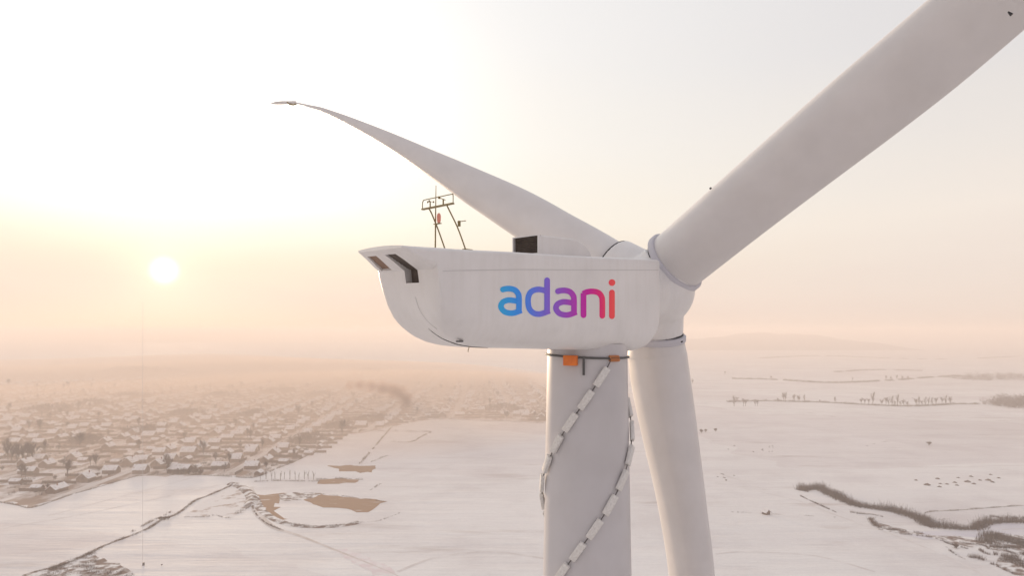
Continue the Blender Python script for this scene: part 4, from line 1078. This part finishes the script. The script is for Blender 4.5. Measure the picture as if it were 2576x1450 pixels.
dark_line([(2330, 1352), (2345, 1354)], 1.6, 1.2, 24, 137, 'small scrub tuft by the stream', 0, 0.05)
dark_line([(2415, 1365), (2440, 1370), (2475, 1374), (2490, 1384)], 2.0, 1.0, 34, 138, 'dark scrub beside the bend of the stream', 0.05, 0.05)
dark_line([(2462, 1384), (2475, 1392), (2490, 1398)], 1.6, 1.0, 30, 139, 'dark scrub below the bend of the stream', 0.05, 0.05)
brush('thicket', px_line([(2482, 1370), (2492, 1352), (2512, 1348), (2524, 1362), (2560, 1368), (2610, 1372)], 6), 8.0, 2.6, 46, 0.07, M['twig_purple'], 140, 'dark thicket inside the stream bend at the right edge', 'thicket', lean=0.4)
brush('thicket', px_line([(2490, 1378), (2530, 1380), (2580, 1378), (2620, 1376)], 6), 3.5, 1.6, 40, 0.06, M['twig_purple'], 141, 'low dark thicket along the lower stream bank', 'thicket', lean=0.4)
dark_line([(2530, 1386), (2555, 1396), (2590, 1392)], 2.0, 1.0, 34, 142, 'branching scrub line near the right edge', 0.05, 0.05)
brush('thicket', px_line([(2530, 1416), (2545, 1408), (2560, 1420), (2600, 1432)], 6), 6.0, 2.0, 50, 0.06, M['twig_purple'], 143, 'reddish dark thicket in the lower right corner', 'thicket', lean=0.4)
dark_line([(2380, 1378), (2400, 1395), (2430, 1410)], 1.2, 0.8, 16, 144, 'thin scrub on the near edge of the stream', 0.4, 0.05)
dark_line([(2440, 1405), (2455, 1404), (2475, 1412)], 3.0, 1.4, 34, 145, 'dark clump of scrub near the lower right corner', 0.05, 0.05)
dark_line([(2490, 1418), (2520, 1432), (2550, 1446)], 1.6, 1.0, 24, 146, 'scrub trailing into the lower right corner', 0.15, 0.05)
clump([(2402, 1379), (2405, 1381)], 'small bare bush alone beside the stream', 'small bush beside the stream', [BV[1]], 0.7, 0.8, 147, 'bare_shrub', 'shrub')
for i, P_ in enumerate([((2478, 1348), (2500, 1340), (2540, 1346), (2620, 1352), (2620, 1392), (2540, 1390), (2492, 1384)), ((2505, 1416), (2540, 1404), (2620, 1424), (2620, 1452), (2550, 1448)), ((2330, 1346), (2400, 1350), (2470, 1352), (2486, 1372), (2440, 1378), (2380, 1368)), ((2192, 1304), (2212, 1318), (2290, 1336), (2330, 1346), (2270, 1344), (2210, 1334))]):
    poly_ground('rough_ground', [at(*q) for q in P_], M['soil_snow'], 0.052, jit=1.2, seed=40 + i)
brush('thicket', px_line([(2490, 1300), (2530, 1306), (2576, 1306), (2620, 1304)], 6), 3.0, 1.6, 26, 0.06, M['twig_purple'], 158, 'patchy brushwood behind the frozen stream at the right edge', 'thicket', lean=0.4, gap=0.2)
brush('thicket', px_line([(2500, 1396), (2540, 1404), (2576, 1398), (2620, 1404)], 6), 3.0, 1.6, 34, 0.055, M['twig_purple'], 159, 'dark brushwood between the two lower thickets at the right edge', 'thicket', lean=0.4, gap=0.15)
dark_line([(2326, 1292), (2350, 1288), (2400, 1286), (2480, 1280), (2576, 1273), (2640, 1270)], 1.0, 0.8, 18, 148, 'straight weedy line across the right field', 0.02, 0.05, 'weed')
for i, pts in enumerate([[(2360, 1309), (2400, 1306)], [(2490, 1303), (2530, 1300), (2560, 1304)]]):
    dark_line(pts, 1.4, 0.5, 10, 149 + i, 'faint weeds on the snow right of the brushwood' if i else 'faint weeds just beyond the brushwood', 0.2, 0.05, 'weed')
weeds([(1838, 1290), (1880, 1291), (1927, 1294), (2010, 1298), (2104, 1303)], 0.8, 0.5, 8, 151, 'faint weedy field edge beside the little hut', gap=0.4, sl=0.05)
weeds([(1829, 1012), (1920, 1010), (2016, 1012), (2080, 1014), (2149, 1018), (2210, 1021), (2282, 1023), (2350, 1021), (2398, 1018), (2480, 1018)], 7.0, 2.4, 12, 152, 'long low hedgerow under the row of bare trees', gap=0.04, sl=0.14)
weeds([(1842, 954), (1940, 956), (2082, 964), (2229, 959), (2349, 950), (2420, 947)], 12.0, 3.2, 11, 153, 'second hedgerow farther off in the haze', gap=0.08, sl=0.2)
weeds([(2100, 937), (2200, 932), (2320, 934)], 16.0, 3.2, 7, 154, 'faint third hedgerow near the horizon', gap=0.2, sl=0.25)
weeds([(1900, 903), (2060, 896), (2200, 901), (2380, 905), (2560, 898)], 24.0, 3.6, 6, 180, 'faint belt of scrub far out near the foot of the hill', gap=0.2, sl=0.3)
weeds([(2180, 1124), (2230, 1112), (2290, 1117)], 1.2, 0.6, 4, 155, 'faint weeds in the middle of the right field', gap=0.45, sl=0.06)
weeds([(2034, 1040), (2070, 1045), (2100, 1050)], 2.0, 0.8, 4, 156, 'faint weeds in front of the tree row', gap=0.4, sl=0.1)
trow = [320, 336, 372, 384, 440, 452, 565, 600, 610, 660, 682, 690, 716, 806, 890, 1042, 1060, 1082, 1104, 1156, 1180, 1196, 1214, 1228, 1244, 1262, 1280, 1300, 1352, 1366, 1384, 1402, 1420, 1440, 1462, 1496, 1516, 1544]
rr2 = random.Random(161)
for zx in trow:
    X_ = 1704.7 + 0.4442 * zx; low = zx in (320, 372, 384, 440, 452)
    yb = lerp_table([(1829, 1012), (1920, 1010), (2016, 1012), (2149, 1017), (2282, 1023), (2398, 1019)], X_) + (12 if low and zx != 336 else rr2.uniform(0, 2))
    p = at(X_, yb)
    plant('bare_tree', 'tree', rr2.choice(HV_T), p.x, p.y, rr2.uniform(0.8, 1.5) * (0.8 if zx in (806, 890) else 1.0), 'bare tree of the group standing in front of the hedgerow, nearest the turbine' if low else 'bare tree on the ' + ('thin near end' if zx < 720 else 'sparse middle' if zx < 1120 else 'dense far half' if zx < 1330 else 'crowded far end') + ' of the long hedgerow beyond the right field',
          'trees in front of the hedgerow' if low else 'hedgerow trees ' + ('near end' if zx < 720 else 'middle' if zx < 1120 else 'far half' if zx < 1330 else 'far end'), rr2)
clump([(1824, 944), (1742, 966), (1940, 956), (2145, 958), (2229, 958), (2242, 958), (2256, 957), (2270, 956), (2284, 956)], 'tiny bare tree on the second hedgerow in the haze', 'trees on the second hedgerow', TV[:3], 0.8, 1.1, 162)
clump([(2338, 1121)], 'lone small bush in the middle of the right snow field', None, [BV[0]], 0.9, 1.0, 163, 'bare_shrub', 'shrub')
clump([(1765, 1090), (1775, 1088), (1800, 1086)], 'faint bare bush in the snow field beside the lower blade', 'bushes beside the lower blade', [BV[0]], 0.9, 1.2, 164, 'bare_shrub', 'shrub')
# old wheel tracks and drift lines on the snow
M['track_snow'] = mat('trodden_snow', (0.62, 0.59, 0.58), 0.9, color2=(0.76, 0.745, 0.74), noise_scale=0.10, thresh=(0.40, 0.62), detail=8)
for i, (pts, w_) in enumerate([([(1835, 1142), (1960, 1150), (2110, 1168), (2300, 1176), (2600, 1172)], 1.4), ([(1850, 1076), (2010, 1070), (2200, 1078), (2420, 1096), (2620, 1106)], 2.4), ([(1800, 1216), (1900, 1236), (2010, 1262), (2110, 1300), (2260, 1352), (2420, 1420), (2560, 1500)], 1.1),
        ([(1790, 1188), (1850, 1206), (1925, 1234)], 1.2), ([(1480, 1160), (1300, 1150), (1150, 1168), (1010, 1200)], 1.2), ([(1000, 1440), (1100, 1404), (1240, 1390), (1400, 1412)], 1.6), ([(0, 1330), (150, 1306), (330, 1270), (480, 1236), (600, 1212)], 1.3), ([(120, 1300), (260, 1262), (400, 1226), (480, 1204)], 1.0),
        ([(2200, 1440), (2050, 1400), (1880, 1390), (1800, 1395)], 1.2), ([(2500, 1150), (2380, 1132), (2250, 1128)], 1.6), ([(2600, 1060), (2450, 1046), (2300, 1050), (2150, 1042)], 2.6), ([(1840, 1033), (2000, 1038), (2180, 1036)], 2.6), ([(1860, 985), (2100, 980), (2400, 988)], 4.5), ([(1860, 925), (2150, 918), (2450, 915)], 7.0)]):
    strip_ground('wheel_track', px_line(pts, 8), w_, M['track_snow'], 0.03)
# soil heaps on the right field
def heap_mesh(seed):
    rnd = random.Random(seed); m = MB(); rings = []
    for j in range(4):
        f = j / 3; rr = (1 - f ** 1.6) * 1.0 + 0.03
        rings.append([V((rr * math.cos(2 * math.pi * q / 10) * rnd.uniform(0.85, 1.15), rr * math.sin(2 * math.pi * q / 10) * rnd.uniform(0.85, 1.15), f * 0.8 - 0.05 + rnd.uniform(-.05, .05) * (j > 0))) for q in range(10)])
    m.loft(rings); o = m.build('soil_heap', M['heap'], smooth=180); me = o.data; bpy.data.objects.remove(o); return me
HM = [heap_mesh(s) for s in (1, 2, 3)]
hz_ = [(1165, 182, .8), (1310, 243, 1.4), (1447, 163, 1), (1480, 228, .7), (1470, 268, .9), (1570, 233, .8), (1670, 212, .9), (1700, 248, .8), (1715, 150, .7), (1840, 203, 1.4), (1885, 133, .9), (1920, 230, .9), (2000, 182, .8), (2110, 183, 1.3), (2140, 110, .8), (2165, 207, .9), (2245, 153, .8)]
for i, (zx, zy, s) in enumerate(hz_):
    p = at(2080.5 + 0.1923 * zx, 1174.5 + 0.1923 * zy); o = bpy.data.objects.new('soil_heap', HM[i % 3]); COL.objects.link(o); o.location = p; o.scale = (1.25 * s, 1.25 * s, 0.9 * s); o.rotation_euler = (0, 0, i * 1.3)
    tag(o, ('large dark soil heap' if s > 1.2 else 'small dark soil heap') + ' in the scattered group on the right snow field', 'soil heap', ('large' if s > 1.2 else 'small') + ' soil heaps on the right field')
rr3 = random.Random(171)
for i in range(22):
    x_, y_ = (1825 + rr3.uniform(0, 120), 1120 + rr3.uniform(0, 20)) if i < 14 else (1790 + rr3.uniform(0, 70), 1192 + rr3.uniform(0, 18))
    p = at(x_, y_); o = bpy.data.objects.new('soil_heap', HM[i % 3]); COL.objects.link(o); o.location = p; o.scale = (0.6, 0.6, 0.35); o.rotation_euler = (0, 0, i)
    g_ = 'tiny snowy clods in rows on the snow' if i < 14 else 'tiny snowy clods beside the lower blade'
    tag(o, 'tiny half-buried clod in the ' + ('faint rows on the snow right of the blade' if i < 14 else 'faint group close beside the lower blade'), 'clod', g_)
# little hut on the field edge
p = at(1927, 1295); hut = empty('field_hut', p, R(25)); tag(hut, 'tiny dark hut alone on the weedy edge of the right field', 'hut')
hm_ = house_meshes(2.2, 2.6, 1.3, 1.0, M['wood'], 9)
for o in list(COL.objects):
    if o.name.split('.')[0] in ('wall', 'roof', 'chimney') and o.parent is None: bpy.data.objects.remove(o)
add_child('wall', hm_[0], hut); add_child('roof', hm_[1], hut)
# low snowy shed in the village-corner thicket
p = at(455, 1190); sh_ = empty('garden_shed', p, R(80)); tag(sh_, 'long low shed with a snowy roof half hidden in the dark thicket', 'shed'); add_child('wall', HV[2][0], sh_); add_child('roof', HV[2][1], sh_)

# ---------------- slender measuring mast on the left field
p = at(359, 1424)
mm_ = empty('measuring_mast', p); tag(mm_, 'very thin tall measuring mast standing alone on the left snow field', 'mast')
m = MB().tube([p + V((0, 0, -0.2)), p + V((0, 0, 60)), p + V((0, 0, 91))], [0.05, 0.04, 0.025], 6); m.build('pole', M['pole'] if 'pole' in M else M['seam'], mm_, p)
m = MB().box(p + V((0.3, 0, 0.5)), (0.55, 0.5, 1.0)); m.build('cabinet', M['cable'], mm_, p)
clump([(407, 1424)], 'tiny bare bush near the foot of the measuring mast', None, [BV[1]], 0.2, 0.25, 181, 'bare_shrub', 'shrub')

# ---------------- chimney smoke and an added low haze layer over the village
def vol_mat(name, color, density, aniso=0.3):
    m = bpy.data.materials.new(name); m.use_nodes = True; t = m.node_tree; t.nodes.clear()
    v = N(t, 'ShaderNodeVolumePrincipled'); v.inputs['Color'].default_value = (*color, 1); v.inputs['Density'].default_value = density; v.inputs['Anisotropy'].default_value = aniso
    o = N(t, 'ShaderNodeOutputMaterial'); t.links.new(v.outputs[0], o.inputs['Volume']); return m
def plume(balls, label):
    """soft smoke: density falls off round a chain of puffs"""
    m = bpy.data.materials.new('brown_smoke'); m.use_nodes = True; t = m.node_tree; t.nodes.clear()
    c = N(t, 'ShaderNodeTexCoord'); nn = N(t, 'ShaderNodeTexNoise'); nn.inputs['Scale'].default_value = 0.16; nn.inputs['Detail'].default_value = 3; t.links.new(c.outputs['Object'], nn.inputs['Vector'])
    tot = None; mesh = MB()
    for x, y, z, r in balls:
        d = N(t, 'ShaderNodeVectorMath', operation='DISTANCE'); t.links.new(c.outputs['Object'], d.inputs[0]); d.inputs[1].default_value = (x, y, z)
        f = N(t, 'ShaderNodeMapRange', interpolation_type='SMOOTHSTEP'); f.inputs['From Min'].default_value = r; f.inputs['From Max'].default_value = r * 0.15; t.links.new(d.outputs['Value'], f.inputs['Value'])
        tot = f.outputs[0] if tot is None else math_node(t, 'MAXIMUM', tot, f.outputs[0])
    nz_ = math_node(t, 'MULTIPLY', math_node(t, 'SUBTRACT', nn.outputs['Fac'], 0.25), 2.2, clamp=True)
    den = math_node(t, 'MULTIPLY', math_node(t, 'MULTIPLY', tot, nz_), 0.30)
    v = N(t, 'ShaderNodeVolumePrincipled'); v.inputs['Color'].default_value = (0.66, 0.47, 0.37, 1); v.inputs['Anisotropy'].default_value = 0.3; t.links.new(den, v.inputs['Density'])
    o = N(t, 'ShaderNodeOutputMaterial'); t.links.new(v.outputs[0], o.inputs['Volume'])
    bm = bmesh.new()
    for x, y, z, r in balls: bmesh.ops.create_icosphere(bm, subdivisions=2, radius=r * 1.02, matrix=Matrix.Translation((x, y, max(z, 0.4))))
    me = bpy.data.meshes.new('smoke'); bm.to_mesh(me); bm.free(); me.materials.append(m); ob_ = bpy.data.objects.new('smoke', me); COL.objects.link(ob_)
    md = ob_.modifiers.new('r', 'REMESH'); md.mode = 'VOXEL'; md.voxel_size = 1.2
    bpy.context.view_layer.update()
    me2_ = bpy.data.meshes.new_from_object(ob_.evaluated_get(bpy.context.evaluated_depsgraph_get())); ob_.modifiers.clear(); ob_.data = me2_
    tag(ob_, label, 'smoke', kind='stuff')
plume([(-104, 678, 4, 8), (-103, 678, 10, 10), (-104, 679, 16, 11), (-109, 681, 21, 11), (-118, 684, 24, 10.5), (-129, 688, 26, 10), (-141, 692, 27, 9), (-153, 697, 28, 8), (-164, 702, 28, 7)], 'brown chimney smoke rising and drifting left over the village')

# added low layer: gives the village its denser, warmer smoky haze
sg = MB(); n1_, n2_ = 40, 40; cx_, cy_, rx_, ry_ = -640, 1270, 760, 930; top, bot = [], []
for j in range(n2_ + 1):
    for i in range(n1_ + 1):
        u, v = i / n1_ * 2 - 1, j / n2_ * 2 - 1
        du, dv = u * math.sqrt(1 - v * v / 2), v * math.sqrt(1 - u * u / 2); k = max(0.0, 1 - du * du - dv * dv)
        z = 17 * min(1.0, 2.2 * k) ** 0.6 * (1 + 0.25 * math.sin(5 * u + 2 * v) + 0.2 * math.sin(9 * v - 3 * u)) if 0 < i < n1_ and 0 < j < n2_ else 0.0
        x, y = cx_ + rx_ * du - 0.30 * ry_ * dv, cy_ + ry_ * dv
        top.append(V((x, y, 0.6 + z))); bot.append(V((x, y, 0.3 if 0 < i < n1_ and 0 < j < n2_ else 0.6)))
q = n1_ + 1; nb0 = q * (n2_ + 1)
sg.add(top + bot, [(j * q + i, j * q + i + 1, (j + 1) * q + i + 1, (j + 1) * q + i) for j in range(n2_) for i in range(n1_)] + [(nb0 + j * q + i, nb0 + (j + 1) * q + i, nb0 + (j + 1) * q + i + 1, nb0 + j * q + i + 1) for j in range(n2_) for i in range(n1_)])
bm = bmesh.new(); o = sg.build('smoke', vol_mat('low_village_haze', (0.95, 0.755, 0.615), 0.0078, 0.25), smooth=180)
bm.from_mesh(o.data); bmesh.ops.remove_doubles(bm, verts=bm.verts, dist=1e-4); bm.to_mesh(o.data); bm.free()
tag(o, 'thin warm smoky haze layer added low over the village roofs', 'smoke', kind='stuff')

# ================================================================ the winter haze
hz = MB()
x0, x1, y0, y1, z0, z1 = -3400, 3400, -400, 4200, -1.5, 101.0
hz.add([(x, y, z) for z in (z0, z1) for y in (y0, y1) for x in (x0, x1)], [(0, 2, 3, 1), (4, 5, 7, 6), (0, 1, 5, 4), (2, 6, 7, 3), (0, 4, 6, 2), (1, 3, 7, 5)])
HAZE = vol_mat('haze', (0.88, 0.81, 0.77), HAZE_DENSITY, 0.15)
tag(hz.build('haze', HAZE), 'pale winter haze filling the air over the plain', 'haze', kind='stuff')
